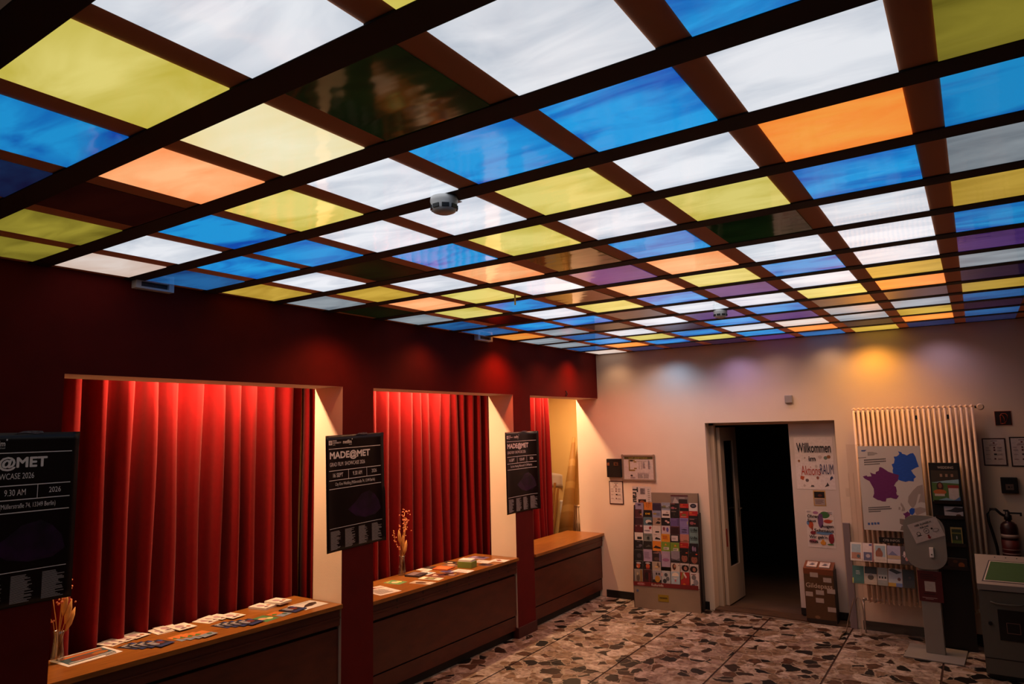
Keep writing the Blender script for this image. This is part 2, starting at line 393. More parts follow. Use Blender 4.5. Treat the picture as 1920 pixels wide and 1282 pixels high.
PM = {
 'W': pane_mat('white_pane', 'f2f5fb', 'b9c4d3', .95), 'w': pane_mat('grey_white_pane', 'b9c4cc', '7d8894', .75),
 'Y': pane_mat('yellow_pane', 'e9da7a', 'c3b23c', .95), 'D': pane_mat('olive_pane', 'a89a36', '5d5314', .8), 'A': pane_mat('amber_pane', 'e0b84a', 'b08a28', .9),
 'C': pane_mat('cream_pane', 'fbf4cf', 'f0d78c', 1.0, .5), 'B': pane_mat('blue_pane', '22a2ea', '0a50b8', .9, 1.5), 'b': pane_mat('deep_blue_pane', '2a72b4', '173a78', .85),
 'K': pane_mat('midnight_pane', '1a3560', '120f38', .7), 'O': pane_mat('orange_pane', 'ffa646', 'ff6a1c', 1.0, .7), 'o': pane_mat('peach_pane', 'ffbe84', 'ff8440', 1.0, .7),
 'I': pane_mat('pink_white_pane', 'fbe9de', 'dcb49c', .95, .6), 'P': pane_mat('purple_pane', '5c3a86', '33195a', .75), 'p': pane_mat('dark_purple_pane', '2c1c40', '140c22', .6),
 'G': pane_mat('dark_green_pane', '12200a', '070a04', .5), 'R': pane_mat('dark_red_pane', '2a0c06', '0d0403', .4), 'M': pane_mat('dim_amber_pane', '4a3512', '241705', .5),  # dark panes, a faint glow put into their colour
 'N': pane_mat('dim_brown_pane', '4c3a30', '2e211d', .5)}  # glows faintly too, though no lamp lights it
ROWS = {-5: 'GNRGNGRNG', -4: 'NGRNGRGNG', -3: 'RGNNGNGRN', -2: 'GRNNNYWBN', -1: 'DRKBYWYWB', 0: 'DDRoCGWBW', 1: 'IWBYWBBWD', 2: 'bBBWWYWOB', 3: 'AWGBYWYBw', 4: 'wAWoMBGWA', 5: 'GoYWPoWWB',
 6: 'wYBMoYBWP', 7: 'bRWYBPWAw', 8: 'bBBNWWYOp', 9: 'OwNWPBNNA', 10: 'wbWpBPwwb', 11: 'wBYBWIwAp', 12: 'bOBYBONOb', 13: 'IKppPbAKK'}
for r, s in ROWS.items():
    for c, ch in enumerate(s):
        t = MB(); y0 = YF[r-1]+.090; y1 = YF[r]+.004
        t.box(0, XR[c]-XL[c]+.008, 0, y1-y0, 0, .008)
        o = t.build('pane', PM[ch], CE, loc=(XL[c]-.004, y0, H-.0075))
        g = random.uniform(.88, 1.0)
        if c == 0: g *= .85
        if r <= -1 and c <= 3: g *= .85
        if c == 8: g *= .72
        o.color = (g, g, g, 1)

# door: frame, open leaf on the left, fixed leaf on the right
D = bpy.data.objects.new('door_1', None); C.objects.link(D); struct(D)
b = MB(); b.box(DX0, DX0+.055, WY+.14, WY+.21, 0, DZ); b.box(DX0, DX1, WY+.14, WY+.21, DZ-.03, DZ); b.box(DX1-.03, DX1, WY+.14, WY+.21, 0, DZ); b.build('frame', DOORP, D)
b = MB()
b.box(0, .04, 0, .12, .02, 2.02); b.box(0, .04, .42, .55, .02, 2.02); b.box(0, .04, .12, .42, .02, .42); b.box(0, .04, .12, .42, 1.86, 2.02)
lf = b.build('leaf', DOORP, D, loc=(DX0+.06, WY+.205, 0), rot=(0, 0, R(-3)))
b = MB(); b.box(.014, .026, .12, .42, .42, 1.86); b.build('glass_pane', DGLASS, lf)
b = MB(); b.box(.04, .048, .46, .49, .95, 1.15); b.tube([(.045, .475, 1.05), (.085, .475, 1.05), (.09, .40, 1.05)], .008); b.build('handle', STEEL, lf)
b = MB(); b.box(.0405, .0425, .02, .06, .66, .86); b.build('sticker', mat('red_sticker', '8c2018', .5), lf)
FXY = WY+.155
b = MB(); b.box(2.238, DX1-.03, FXY, FXY+.045, .03, DZ-.03, bev=.004); fxl = b.build('leaf', mat('white_door_paint', 'c6bbb4', .55, var=.03, scale=4), D)
b = MB(); b.box(2.238, DX1-.03, FXY-.004, FXY, .03, .10); b.build('kick_plate', BLACK, fxl)
b = MB(); b.box(2.736, 2.80, WY-.028, WY-.003, .0, 1.03, bev=.003); tag(b.build('board', mat('grey_board', '7f7478', .6)), 'narrow grey board standing against the wall right of the doorway', 'board')

# ================================================================== COUNTERS
def counter(label, y0, y1, z, xl, xr, xb, pegs=False):
    t = thing('counter', label, 'counter', ((xl+xr)/2, (y0+y1)/2, 0), 0)
    Ln = y1-y0; sk = (xr-xl)/Ln; xm = (xl+xr)/2
    def slab(xf0, xb0, z0, z1, name, m, e0=0, e1=0):
        bb = MB(); ya, yb = -Ln/2+e0, Ln/2-e1
        pts = [(xf0+sk*ya, ya, z0), (xf0+sk*yb, yb, z0), (xb0, yb, z0), (xb0, ya, z0)]
        bb.prism(pts, (0, 0, z1-z0)); return bb.build(name, m, t)
    slab(0, xb-xm, z-.028, z, 'worktop', WOODTOP)
    slab(-.028, -.14, z-.15, z-.030, 'fascia', WOOD, .004, .004)
    slab(-.02, -.14, z-.098, z-.088, 'moulding', WOOD, .004, .004)
    slab(-.06, -.14, z-.175, z-.15, 'groove', BLACK, .004, .004)
    slab(-.042, -.14, .22, z-.175, 'front_panel', WOOD, .004, .004)
    slab(-.06, -.14, .205, .22, 'groove', BLACK, .004, .004)
    slab(-.048, -.14, .08, .205, 'lower_panel', WOOD, .004, .004)
    slab(-.085, -.15, 0, .08, 'plinth', BLACK, .004, .004)
    slab(-.142, xb-xm+.01, 0.0, z-.03, 'carcass', BLACK, .01, .01)
    if pegs:
        for i in range(6):
            yy = -Ln/2+.28+i*.31
            for dy in (0, .05):
                bb = MB(); bb.box(-.0295+sk*yy, -.0275+sk*yy, yy+dy, yy+dy+.012, z-.065, z-.034); bb.build('peg', BLACK, t)
                bb = MB(); bb.box(-.0295+sk*yy, -.0275+sk*yy, yy+dy, yy+dy+.014, z-.115, z-.105); bb.build('peg', BLACK, t)
    return t
ZC1, ZC2, ZC3 = .833, .778, .755
counter('long wooden counter at the left, in front of the widest red curtain', Y1L+.003, Y1R-.004, ZC1, -.10, .02, -.52)
counter('wooden counter between the two red pillars, with a vase of dried flowers', Y2L+.003, Y2R-.004, ZC2, .0, .03, -.52, True)
counter('empty shiny wooden counter beside the white wall in the far corner', Y3L+.003, WY-.003, ZC3, .02, .02, -.50)

# ================================================================== CURTAINS
def curtain(label, ya, yb, pitch, seed, x=-.645, amp=.085, lean=0, z0=.06, z1=2.74):
    rg = random.Random(seed); n = max(2, round((yb-ya)/pitch)); wd = [rg.uniform(.75, 1.25) for _ in range(n)]; s = sum(wd)
    cols = []; y = ya
    for i, q in enumerate(wd):
        L = (yb-ya)*q/s; a = amp*rg.uniform(.75, 1.15)
        for k in range(12):
            ph = 2*PI*k/12; cols.append((y+L*k/12, a*math.tanh(2.6*math.sin(ph+.5*math.sin(ph))), L))
        y += L
    cols.append((yb, 0, .1))
    zs = [z0+(z1-z0)*i/16 for i in range(17)]
    bm = bmesh.new(); g = []
    for z in zs:
        f = 1-(z-z0)/(z1-z0); row = []
        for j, (yy, d, L) in enumerate(cols):
            row.append(bm.verts.new((x+d*(.9+.2*f)+.008*math.sin(yy*9+z*2.2+seed), yy+lean*f*((yy-ya)/(yb-ya))+.006*math.sin(z*3+yy*14), z)))
        g.append(row)
    for i in range(16):
        for j in range(len(cols)-1):
            q = bm.faces.new((g[i][j], g[i][j+1], g[i+1][j+1], g[i+1][j])); q.smooth = True
    me = bpy.data.meshes.new('curtain'); bm.to_mesh(me); bm.free(); me.materials.append(CURTAIN)
    o = link('curtain', me); tag(o, label, 'curtain', 'red curtains behind the counters')
    md = o.modifiers.new('thickness', 'SOLIDIFY'); md.thickness = .003
    return o
curtain('widest pleated red curtain, behind the long left counter', .16, 2.262, .16, 1)
curtain('narrow strip of red curtain beside the pale gap, behind the left counter', 2.285, 2.40, .11, 2)
curtain('pleated red curtain behind the vase of dried flowers', 2.72, 4.40, .155, 3)
curtain('darker red curtain end at the right of the middle opening', 4.36, 5.0, .13, 4, x=-.655)
curtain('short red curtain in the far opening, left of the paper roll', 5.1, 6.235, .12, 5, lean=.05)

# ================================================================== POSTERS ON THE RED WALL
POSTER = mat('black_poster_paper', '180c09', .32, var=.3, scale=4, bump=.05, bscale=6, spec=.3)  # brown tint in the base stands in for reflected ceiling sheen
INKW = ink('f2e8e4')
def film_poster(label, y, z, disp, roll=0, w=.594, h=.841):
    nx, nz = 18, 22; bm = bmesh.new(); g = []
    for j in range(nz+1):
        row = []
        for i in range(nx+1):
            X = (i/nx-.5)*w; Y = (j/nz-.5)*h; row.append(bm.verts.new((X, Y, disp(X, Y))))
        g.append(row)
    for j in range(nz):
        for i in range(nx): bm.faces.new((g[j][i], g[j][i+1], g[j+1][i+1], g[j+1][i])).smooth = True
    me = bpy.data.meshes.new('film_poster'); bm.to_mesh(me); bm.free(); me.materials.append(POSTER)
    o = link('film_poster', me, M=Matrix.Translation((.004, y, z)) @ Matrix.Rotation(R(90), 4, 'Z') @ Matrix.Rotation(R(90), 4, 'X') @ Matrix.Rotation(roll, 4, 'Z'))
    tag(o, label, 'poster', 'black film showcase posters on the red wall')
    md = o.modifiers.new('thickness', 'SOLIDIFY'); md.thickness = .0012; md.offset = -1
    X = lambda u: (u-.5)*w
    Y = lambda v: (.5-v)*h
    def bar(u0, v0, u1, v1, m=INKW, name='rule'):
        n = 10; bb = MB()
        for i in range(n):
            a = u0+(u1-u0)*i/n; c = u0+(u1-u0)*(i+1)/n
            bb.poly([(X(a), Y(v1), disp(X(a), Y(v1))+.0016), (X(c), Y(v1), disp(X(c), Y(v1))+.0016), (X(c), Y(v0), disp(X(c), Y(v0))+.0016), (X(a), Y(v0), disp(X(a), Y(v0))+.0016)])
        return bb.build(name, m, o)
    t = lambda s, u0, v0, u1, v1, bold=0: T(o, s, X(u0), Y(v1), X(u1), Y(v0), .0018, INKW, bold, disp)
    bar(.055, .045, .115, .083, name='logo'); 
    T(o, 'KU', X(.068), Y(.076), X(.102), Y(.053), .0026, ink('3a1a16'), .03, disp)
    t('KINGS', .125, .043, .19, .055, .02); t('UNIVERSITY', .125, .06, .265, .073, .02); t('ALUMNI', .125, .08, .165, .088)
    t('metfilm', .295, .045, .44, .078, .02); bar(.445, .036, .456, .046, name='logo'); t('school', .395, .083, .44, .092)
    bar(.055, .115, .945, .1205)
    t('MADE@MET', .07, .14, .76, .222, .035)
    t('GRAD FILM  SHOWCASE 2026', .07, .236, .665, .270)
    bar(.055, .305, .945, .3105); bar(.055, .388, .945, .3935); bar(.378, .305, .384, .39); bar(.695, .305, .700, .39)
    t('16 SEPT', .125, .330, .29, .366, .01); t('9.30 AM', .455, .330, .61, .366); t('2026', .785, .330, .875, .362)
    t('City Kino Wedding (Müllerstraße 74, 13349 Berlin)', .16, .412, .84, .448); bar(.055, .462, .945, .4675)
    # faint violet figure and the columns of names
    VI = mat('violet_print', '38103e', .35, col2='10070f', scale=9)
    bb = MB(); pts = [(.36, .66), (.48, .61), (.6, .54), (.74, .52), (.83, .56), (.90, .62), (.93, .70), (.84, .745), (.66, .755), (.5, .73)]
    bb.poly([(X(u), Y(v), disp(X(u), Y(v))+.0014) for u, v in pts][::-1]); bb.build('picture', VI, o)
    bar(.055, .80, .945, .804)
    rg = random.Random(5); bb = MB()
    for cx in (.07, .31, .54, .77):
        for i in range(22):
            v = .825+i*.0072; u1 = cx+.10+.07*rg.random()
            bb.poly([(X(cx), Y(v+.0038), disp(X(cx), Y(v))+.0016), (X(u1), Y(v+.0038), disp(X(u1), Y(v))+.0016), (X(u1), Y(v), disp(X(u1), Y(v))+.0016), (X(cx), Y(v), disp(X(cx), Y(v))+.0016)])
    bb.build('name_list', ink('a59c9a'), o)
    # strip of adhesive tape at the top
    bb = MB(); bb.prism([(.0, h/2-.006, .003), (.05, h/2-.002, .003), (.09, h/2-.007, .003), (.13, h/2-.004, .003), (.125, h/2+.006, .003), (.08, h/2+.009, .003), (.04, h/2+.007, .003)], (0, 0, .0008)); bb.build('adhesive_tape', mat('shiny_tape', '6b5f66', .2, bump=.6, bscale=60), o)
    return o
film_poster('black film showcase poster at the left edge of the view, on the leftmost red wall', -.012, 1.692, lambda X, Y: .012*max(0, (X-.14)/.16)**2+.003*max(0, (Y-.33)/.09)**2)
film_poster('black film showcase poster hanging across the nearer red pillar', 2.262, 1.637, lambda X, Y: .02*max(0, (X-.2)/.1)**2*(1 if Y < 0 else .5)+.012*max(0, (-X-.18)/.12)**2+.01*max(0, (Y-.36)/.06)**2*max(0, X+.05), R(1.5))
film_poster('black film showcase poster on the far red pillar, its right edge curled', 4.565, 1.625, lambda X, Y: .05*max(0, (X-.12)/.17)**2+.01*max(0, (-X-.2)/.1)**2, R(.5), .575, .815)

# ================================================================== LEAFLETS ON THE COUNTERS
HOUSE = [('r', .08, .1, .92, .2, 'c9a88f'), ('p', [(.2, .5), (.5, .8), (.75, .55), (.6, .35), (.3, .4)], '8a5a66'), ('e', .7, .75, .12, .08, 'b96a50'), ('r', .55, .2, .85, .3, '4a5a3c')]
def spread(n, pts, z, yaw, w, h, t, base, deco, what, where, group, edge='d8cfc6'):
    words = {1: [''], 2: ['left ', 'right '], 3: ['leftmost ', 'middle ', 'rightmost '], 4: ['leftmost ', 'second ', 'third ', 'rightmost ']}[len(pts)]
    for i, (x, y) in enumerate(pts):
        zz = z+.0006+i*(t+.0012); M = flat(x, y, zz, yaw+random.uniform(-.12, .12)) @ Matrix.Translation((0, -h/2, 0))
        if len(pts) > 1: M = M @ Matrix.Rotation(R(.0), 4, 'Y')
        card('leaflet', words[i]+what+(' ' if len(pts) > 2 else ' ')+where, 'leaflet', w, h, t, base, deco, M, group, edge)
G1 = 'leaflets laid out on the left counter'
YW = R(98)
card('poster_sheet', 'white-bordered print with orange and blue picture at the left end of the left counter', 'print', .30, .21, .0012, 'd9d0cc',
     [('r', .07, .16, .93, .94, '3d5058'), ('r', .12, .72, .88, .88, 'b8622a'), ('e', .45, .45, .25, .2, '7a3a1e'), ('e', .75, .5, .15, .14, '9a5a24'), ('r', .1, .2, .9, .28, 'aaa4a8'), ('r', .7, .05, .9, .1, '5a4a50')],
     flat(-.40, .572, ZC1+.0008, R(92)) @ Matrix.Translation((0, -.105, 0)), G1)
LIGHTD = [('e', .4, .55, .22, .2, 'a9878c'), ('r', .1, .75, .9, .88, 'cbbfb8'), ('e', .72, .3, .1, .12, 'a2583a'), ('p', [(.15, .2), (.4, .3), (.55, .15), (.3, .1)], '6b4a58')]
DARKD = [('r', 0, 0, 1, .25, '26305e'), ('e', .3, .6, .18, .25, '86808c'), ('e', .62, .55, .2, .2, '6a2a22'), ('e', .85, .75, .12, .15, '2c3a78'), ('r', .15, .82, .6, .92, 'a39a90')]
ORD = [('r', .0, .0, 1, .45, '7d8796'), ('p', [(.0, .6), (.3, .8), (.5, .6), (.2, .5)], '4a7034'), ('e', .7, .3, .15, .14, '3f5a48')]
spread(4, [(-.540, .775), (-.548, .820), (-.545, .862), (-.545, .925)][:4], ZC1, YW, .105, .148, .001, 'd6cabf', LIGHTD, 'pale flyer with drawing', 'by the curtain, left end of the left counter', G1)
spread(4, [(-.350, .814), (-.313, .842), (-.285, .875), (-.243, .910)], ZC1, YW+.1, .105, .148, .001, '1c1a2c', DARKD, 'dark blue and red flyer', 'beside the bordered print on the left counter', G1, '2a2430')
spread(3, [(-.512, 1.075), (-.520, 1.119), (-.453, 1.178)], ZC1, YW-.1, .12, .155, .003, 'd9cdc3', LIGHTD, 'pale magazine with floral drawing', 'second group along the curtain on the left counter', G1)
spread(4, [(-.251, 1.054), (-.225, 1.085), (-.203, 1.120), (-.182, 1.158)], ZC1, YW, .10, .148, .001, 'c06a2c', ORD, 'orange and grey-blue flyer', 'at the front edge of the left counter', G1, 'b06a3a')
spread(4, [(-.470, 1.364), (-.486, 1.412), (-.465, 1.455), (-.405, 1.510)], ZC1, YW, .11, .15, .0015, 'd6cabf', LIGHTD, 'pale flyer with drawing', 'against the curtain in the middle of the left counter', G1)
spread(4, [(-.262, 1.366), (-.227, 1.400), (-.192, 1.436), (-.160, 1.478)], ZC1, YW+.1, .11, .15, .001, '1c1a2c', DARKD, 'dark blue and red flyer', 'in the middle of the left counter', G1, '2a2430')
spread(1, [(-.157, 1.590)], ZC1, YW, .12, .15, .001, '4d7a48', [('e', .4, .55, .25, .2, 'c89a74'), ('e', .7, .35, .2, .15, 'd8c98a')], 'green leaflet with two faces', 'alone at the front edge of the left counter', G1)
spread(1, [(-.169, 1.716)], ZC1, YW, .10, .148, .001, 'c06a2c', ORD, 'single orange leaflet with a green corner', 'beside the dark booklets on the left counter', G1, 'b06a3a')
spread(2, [(-.430, 1.775), (-.405, 1.890)], ZC1, YW, .115, .155, .014, 'dacec4', LIGHTD, 'thick stack of pale magazines', 'near the right end of the left counter', G1)
spread(1, [(-.175, 1.838)], ZC1, YW, .12, .15, .006, '1c1a2c', DARKD, 'dark blue and brown booklet stack', 'next to the white sheet on the left counter', G1, '2a2430')
card('poster_sheet', 'white sheet with a dark brown animal picture at the right end of the left counter', 'print', .21, .20, .001, 'd8cec8',
     [('p', [(.15, .3), (.4, .55), (.7, .7), (.92, .62), (.8, .4), (.5, .28)], '3a2420'), ('r', .1, .86, .8, .9, 'a79d9a')], flat(-.19, 1.985, ZC1+.0008, R(90)) @ Matrix.Translation((0, -.10, 0)), G1)
G2 = 'leaflets laid out on the middle counter'
def c2(x, y, yaw, w, h, t, base, deco, label, edge='d8cfc6', lift=0):
    card('leaflet', label+' on the middle counter', 'leaflet', w, h, t, base, deco, flat(x, y, ZC2+.0006+lift, R(yaw)) @ Matrix.Translation((0, -h/2, 0)), G2, edge)
c2(-.215, 2.745, 80, .21, .297, .001, 'dccfc6', [('r', .05, .78, .95, .93, 'b99a92'), ('e', .5, .86, .14, .05, '7a2a2a'), ('r', .02, .74, .98, .76, '4a2a2a'), ('l', .1, .1, .9, .68, 9, 'a08e88')], 'large white text sheet with dark red header beside the near pillar')
c2(-.315, 3.03, 95, .12, .17, .001, '5f8a50', [('e', .45, .5, .25, .2, 'd8b48c'), ('e', .75, .4, .16, .15, 'e0c878'), ('r', .1, .8, .5, .9, 'c8a840')], 'green leaflet with orange and yellow fruit in front of the vase')
c2(-.095, 3.13, 100, .105, .21, .001, 'b9a58e', [('e', .4, .55, .3, .25, '5a3d2c'), ('r', .1, .1, .9, .25, 'd9cbb8')], 'beige leaflet with a brown photo at the front edge')
c2(-.137, 3.29, 100, .10, .21, .001, 'd9d2b8', [('r', .12, .3, .88, .75, '6e5a40'), ('e', .5, .5, .2, .14, '9aa060')], 'white-framed photo card beside the booklet')
c2(-.345, 3.33, 100, .15, .15, .014, '3a2a30', [('r', .05, .4, .9, .9, '7a6468')], 'thick dark booklet', '2a1c20')
c2(-.33, 3.44, 92, .12, .15, .001, 'd8d0cc', [('r', .1, .15, .9, .35, '6f8aa0'), ('l', .1, .5, .8, .9, 4, '9a9290')], 'white leaflet with a pale blue strip behind the booklet', lift=.001)
c2(-.165, 3.42, 95, .13, .15, .0012, '6a3226', [('e', .3, .6, .2, .2, 'b08a7a'), ('e', .7, .4, .2, .2, '3a1a1a'), ('e', .6, .8, .15, .1, 'c8a890')], 'dark red leaflet with pale spots', lift=.0)
c2(-.10, 3.51, 95, .11, .16, .0012, '5c2a24', [('e', .3, .3, .2, .2, 'a88c84'), ('e', .65, .65, .22, .2, '2a1414'), ('e', .7, .25, .12, .1, 'c09a3a')], 'dark red and brown leaflet at the front edge')
c2(-.44, 3.555, 95, .09, .14, .001, 'd8cdc4', [('l', .15, .3, .85, .7, 3, 'b0a098')], 'blank pale card against the curtain')
c2(-.445, 3.66, 95, .10, .14, .001, '1e1616', [('r', .1, .5, .9, .8, '5a4a48')], 'black card against the curtain', '2a2020')
c2(-.305, 3.665, 100, .14, .16, .012, 'c45f2a', [('l', .12, .2, .85, .8, 4, 'd8844a')], 'orange leaflet stack in the middle', 'b0562a')
c2(-.36, 3.86, 95, .13, .16, .001, '6a4a3a', [('e', .4, .5, .3, .25, 'b89a80'), ('r', .6, .1, .95, .5, '2a1c18')], 'brown photo leaflet behind the paper box')
c2(-.445, 3.95, 95, .09, .13, .001, '201616', [('e', .35, .5, .22, .25, 'd0b8a0')], 'black card with a pale spot against the curtain')
c2(-.19, 3.60, 95, .10, .14, .001, '4a3f66', [('r', .1, .1, .9, .3, '8a84a8')], 'violet leaflet under the white sheet')
c2(-.075, 3.665, 95, .12, .18, .0012, 'dcd2cc', [('l', .12, .3, .85, .8, 5, 'b0a4a0')], 'white text sheet beside the paper box', lift=.002)
c2(-.36, 4.10, 95, .10, .16, .001, '2a2230', [('e', .5, .5, .25, .2, '8a8498')], 'dark leaflet with a pale figure right of the paper box')
c2(-.345, 4.27, 95, .12, .20, .001, '7a6484', [('r', .5, .2, .9, .6, '2a2038'), ('r', .1, .7, .9, .85, 'a08aa8')], 'violet leaflet near the far pillar')
c2(-.06, 4.005, 95, .10, .13, .001, '2c1a20', [('r', .1, .1, .6, .4, '5a3a44')], 'dark purple leaflet at the front edge')
c2(-.175, 4.12, 95, .13, .18, .001, 'd6cbc2', [('l', .1, .6, .9, .9, 3, 'a89a92')], 'white sheet near the front edge', lift=.0)
c2(-.06, 4.235, 95, .12, .17, .0012, 'dacfc6', [('p', [(.2, .5), (.6, .8), (.8, .6), (.4, .3)], '8a3c34')], 'white sheet with a red mark at the right end', lift=.001)
pb = thing('paper_box', 'open box of white cards with a green side on the middle counter', 'box', (-.16, 3.84, ZC2), R(10))
b = MB(); b.box(-.075, .075, -.055, .055, 0, .055, bev=.002); b.build('tray', ink('6f8030'), pb)
for k in range(3):
    b = MB(); b.box(-.066, .066, -.048, .050, .056+k*.006, .0615+k*.006); b.build('card', PAPER, pb)

def vase(label, x, y, z, sc, seed):
    v = thing('flower_vase', label, 'vase', (x, y, z), 0, 'vases of dried flowers')
    b = MB(); b.lathe([(.032, .0), (.036, .012), (.033, .05), (.027, .10), (.025, .15), (.030, .172), (.028, .172), (.023, .15), (.025, .10), (.030, .05), (.030, .016), (.0, .014)][:-1], 18); b.build('glass', VASE, v)
    rg = random.Random(seed)
    for k in range(6):
        a = rg.uniform(0, 6.28); rr = rg.uniform(.02, .05); hh = (.30+.05*k)*sc
        tip = Vector((rr*math.cos(a), rr*math.sin(a)*1.6, hh)); base = Vector((-.012*math.cos(a), -.012*math.sin(a), .02))
        b = MB(); b.tube([base, base.lerp(tip, .4)+Vector((0, 0, .02)), tip], .0022, 5); b.build('stem', STRAW, v)
        if k in (0, 1, 2):                       # feathery grass plumes
            b = MB(); d = (tip-base).normalized(); b.tube([tip-d*.13, tip-d*.09, tip-d*.04, tip], [.004, .016, .014, .002], 8); b.build('plume', STRAW, v)
        else:                                    # sprays of small seed pods
            b = MB()
            for q in range(16):
                p = tip+Vector((rg.gauss(0, .022), rg.gauss(0, .035), rg.uniform(-.12, .03))); b.ball(p, rg.uniform(.005, .009), 0, 1)
            b.build('seed_pods', BLOSSOM, v)['kind'] = 'stuff'
    b = MB()                                     # one spray arching to the left
    pts = [Vector((0, 0, .05)), Vector((0, -.03, .22)), Vector((0, -.09, .32)), Vector((.0, -.11, .41))]; b.tube(pts, .002, 5); b.build('stem', STRAW, v)
    b = MB()
    for q in range(14):
        p = pts[1].lerp(pts[2], q/7) if q < 7 else pts[2].lerp(pts[3], (q-7)/7)
        b.ball(p+Vector((rg.gauss(0, .006), rg.gauss(0, .008), rg.gauss(0, .006))), .007, 0, 1)
    b.build('seed_pods', BLOSSOM, v)['kind'] = 'stuff'
vase('slim glass vase of dried flowers standing on the middle counter', -.475, 3.285, ZC2, 1.0, 3)
vase('dim vase of dried flowers at the left end of the long left counter', -.43, .43, ZC1, .95, 8)

# ================================================================== BEHIND THE FAR COUNTER
rl = wave_mat('taped_kraft', 'a87c40', 'bf9656', 1.15, .6, (.35, .25, 0))
b = MB(); b.tube([(0.006, 0, 0), (.06, 0, .40), (.125, 0, .80), (.208, .0, 1.45)], [.104, .087, .068, .02], 24)
o = b.build('paper_roll', rl, loc=(-.85, 6.90, .474)); tag(o, 'tall cone-shaped roll of brown paper leaning in the far corner niche', 'paper roll')
b = MB(); b.box(-1.16, -.60, 6.78, 7.098, .002, .448, bev=.004); tag(b.build('storage_chest', WOOD), 'wooden chest under the paper roll behind the far counter', 'chest')
for k, (xa, xb_, zt) in enumerate([(-1.13, -1.05, 1.29), (-1.05, -.97, 1.22)]):
    f = thing('wooden_frame', ['taller wooden frame leaning behind the short red curtain', 'shorter wooden frame leaning left of the paper roll'][k], 'frame', (xa, 7.0-.06*k, .449), 0, 'wooden frames behind the far counter')
    b = MB(); b.prism([(-.03, -.012, 0), (-.002, -.012, 0), (xb_-xa+.015, .03, zt-.45), (xb_-xa-.012, .03, zt-.45)], (0, .025, 0)); b.build('rail', PINE, f)
    b = MB(); b.box(-.16, .03, -.005, .012, .62, .65) if k == 0 else b.box(-.10, .03, .0, .015, .55, .575); b.build('crossbar', PINE, f)
b = MB(); b.lathe([(.03, 0), (.032, .01), (.032, .50), (.028, .53), (.028, .57), (.03, .575), (.03, .6)], 14, 0); b.box(-.02, .02, -.034, -.03, .25, .33, 1)
tag(b.build('canister', [WPL, BPL], loc=(-.955, 7.055, .449)), 'white canister between the wooden frame and the paper roll', 'canister')
sheet = MB(); gg = []
for j in range(5):
    row = []
    for i in range(9):
        u = i/8; row.append(sheet.b.verts.new((-1.17+.24*u, 7.094-.0005-.05*max(0, u-.7)**1.0*3*(u > .7), 1.22+.21*j/4-.03*u*(j == 4))))
    gg.append(row)
for j in range(4):
    for i in range(8): sheet.b.faces.new((gg[j][i], gg[j][i+1], gg[j+1][i+1], gg[j+1][i])).smooth = True
o = sheet.build('note_sheet', PAPER); tag(o, 'curled white paper sheet taped to the yellow niche wall', 'paper')
md = o.modifiers.new('thickness', 'SOLIDIFY'); md.thickness = .001
rd = thing('niche_radiator', 'small pale radiator beside the paper roll in the niche', 'radiator', (-.72, 7.06, .45))
for k in range(6):
    b = MB(); b.tube([(-.09+k*.033, 0, .1), (-.09+k*.033, 0, .53)], .012, 8); b.build('column', RADIATOR, rd)
b = MB(); b.tube([(-.1, 0, .53), (.1, 0, .53)], .016); b.tube([(-.1, 0, .1), (.1, 0, .1)], .016); b.box(-.1, .1, .0, .035, .3, .34); b.build('header', RADIATOR, rd)
b = MB(); b.tube([(-.05, -.02, .555), (-.05, -.075, .555)], [.022, .02], 14); b.build('valve_knob', WPL, rd)

# ================================================================== SMALL CEILING AND WALL FITTINGS
def lintel_fitting(label, y, wd):
    f = thing('wall_luminaire', label, 'lamp', (0, y, 2.925), 0, 'small white fittings under the ceiling')
    b = MB(); t = .012
    b.box(0, .05, -wd/2, wd/2, 0, t); b.box(0, .05, -wd/2, wd/2, .055-t, .055); b.box(0, .05, -wd/2, -wd/2+.03, t, .055-t); b.box(0, .05, wd/2-.03, wd/2, t, .055-t); b.build('housing', WPL, f)
    b = MB(); b.box(.001, .025, -wd/2+.03, wd/2-.03, t, .055-t); b.build('grille', mat('dull_grille', '6a544c', .5), f)
    for k in range(3):
        b = MB(); b.box(.025, .032, -wd/2+.03, wd/2-.03, t+.006+k*.009, t+.009+k*.009); b.build('slat', mat('dull_grille', '6a544c', .5), f)
lintel_fitting('white slotted wall fitting high on the dark left part of the red wall', .64, .225)
lintel_fitting('white slotted wall fitting high on the red wall, above the middle opening', 3.92, .235)
def smoke(label, x, y, zc):
    s = thing('smoke_detector', label, 'smoke detector', (x, y, zc), 0, 'smoke detectors on the ceiling')
    b = MB(); b.lathe([(.052, 0), (.054, -.012), (.054, -.018), (.05, -.03), (.05, -.045), (.044, -.056), (.03, -.062), (.005, -.064)][::-1], 28); b.build('body', WPL, s)
    for k in range(8):
        a = k*PI/4; b = MB(); b.box(.046, .0525, -.014, .014, -.049, -.034); b.build('slot', BPL, s, rot=(0, 0, a))
    b = MB(); b.box(-.03, .03, .045, .075, -.004, 0); b.build('base_plate', WPL, s)
smoke('white smoke detector on a ceiling rib in the middle of the view', 2.325, .455+.06, H-.010)
smoke('far small smoke detector on the ceiling, above the doorway', 2.34, 3.96, H-.010)
b = MB(); b.box(-.006, .006, -.001, .001, -.085, 0); tag(b.build('hanging_tag', mat('yellow_tag', 'd0a63c', .5), loc=(1.47, 2.30, H-.004)), 'thin yellow strip hanging from the ceiling', 'tag')
b = MB(); b.tube([(0, 0, -.006), (.012, 0, -.02), (.02, 0, -.005), (.012, 0, .03), (0, 0, .035)], .006, 8); tag(b.build('wall_hook', BPL, loc=(0.0, 5.566, 2.45)), 'small black hook on the lintel above the far counter', 'hook')
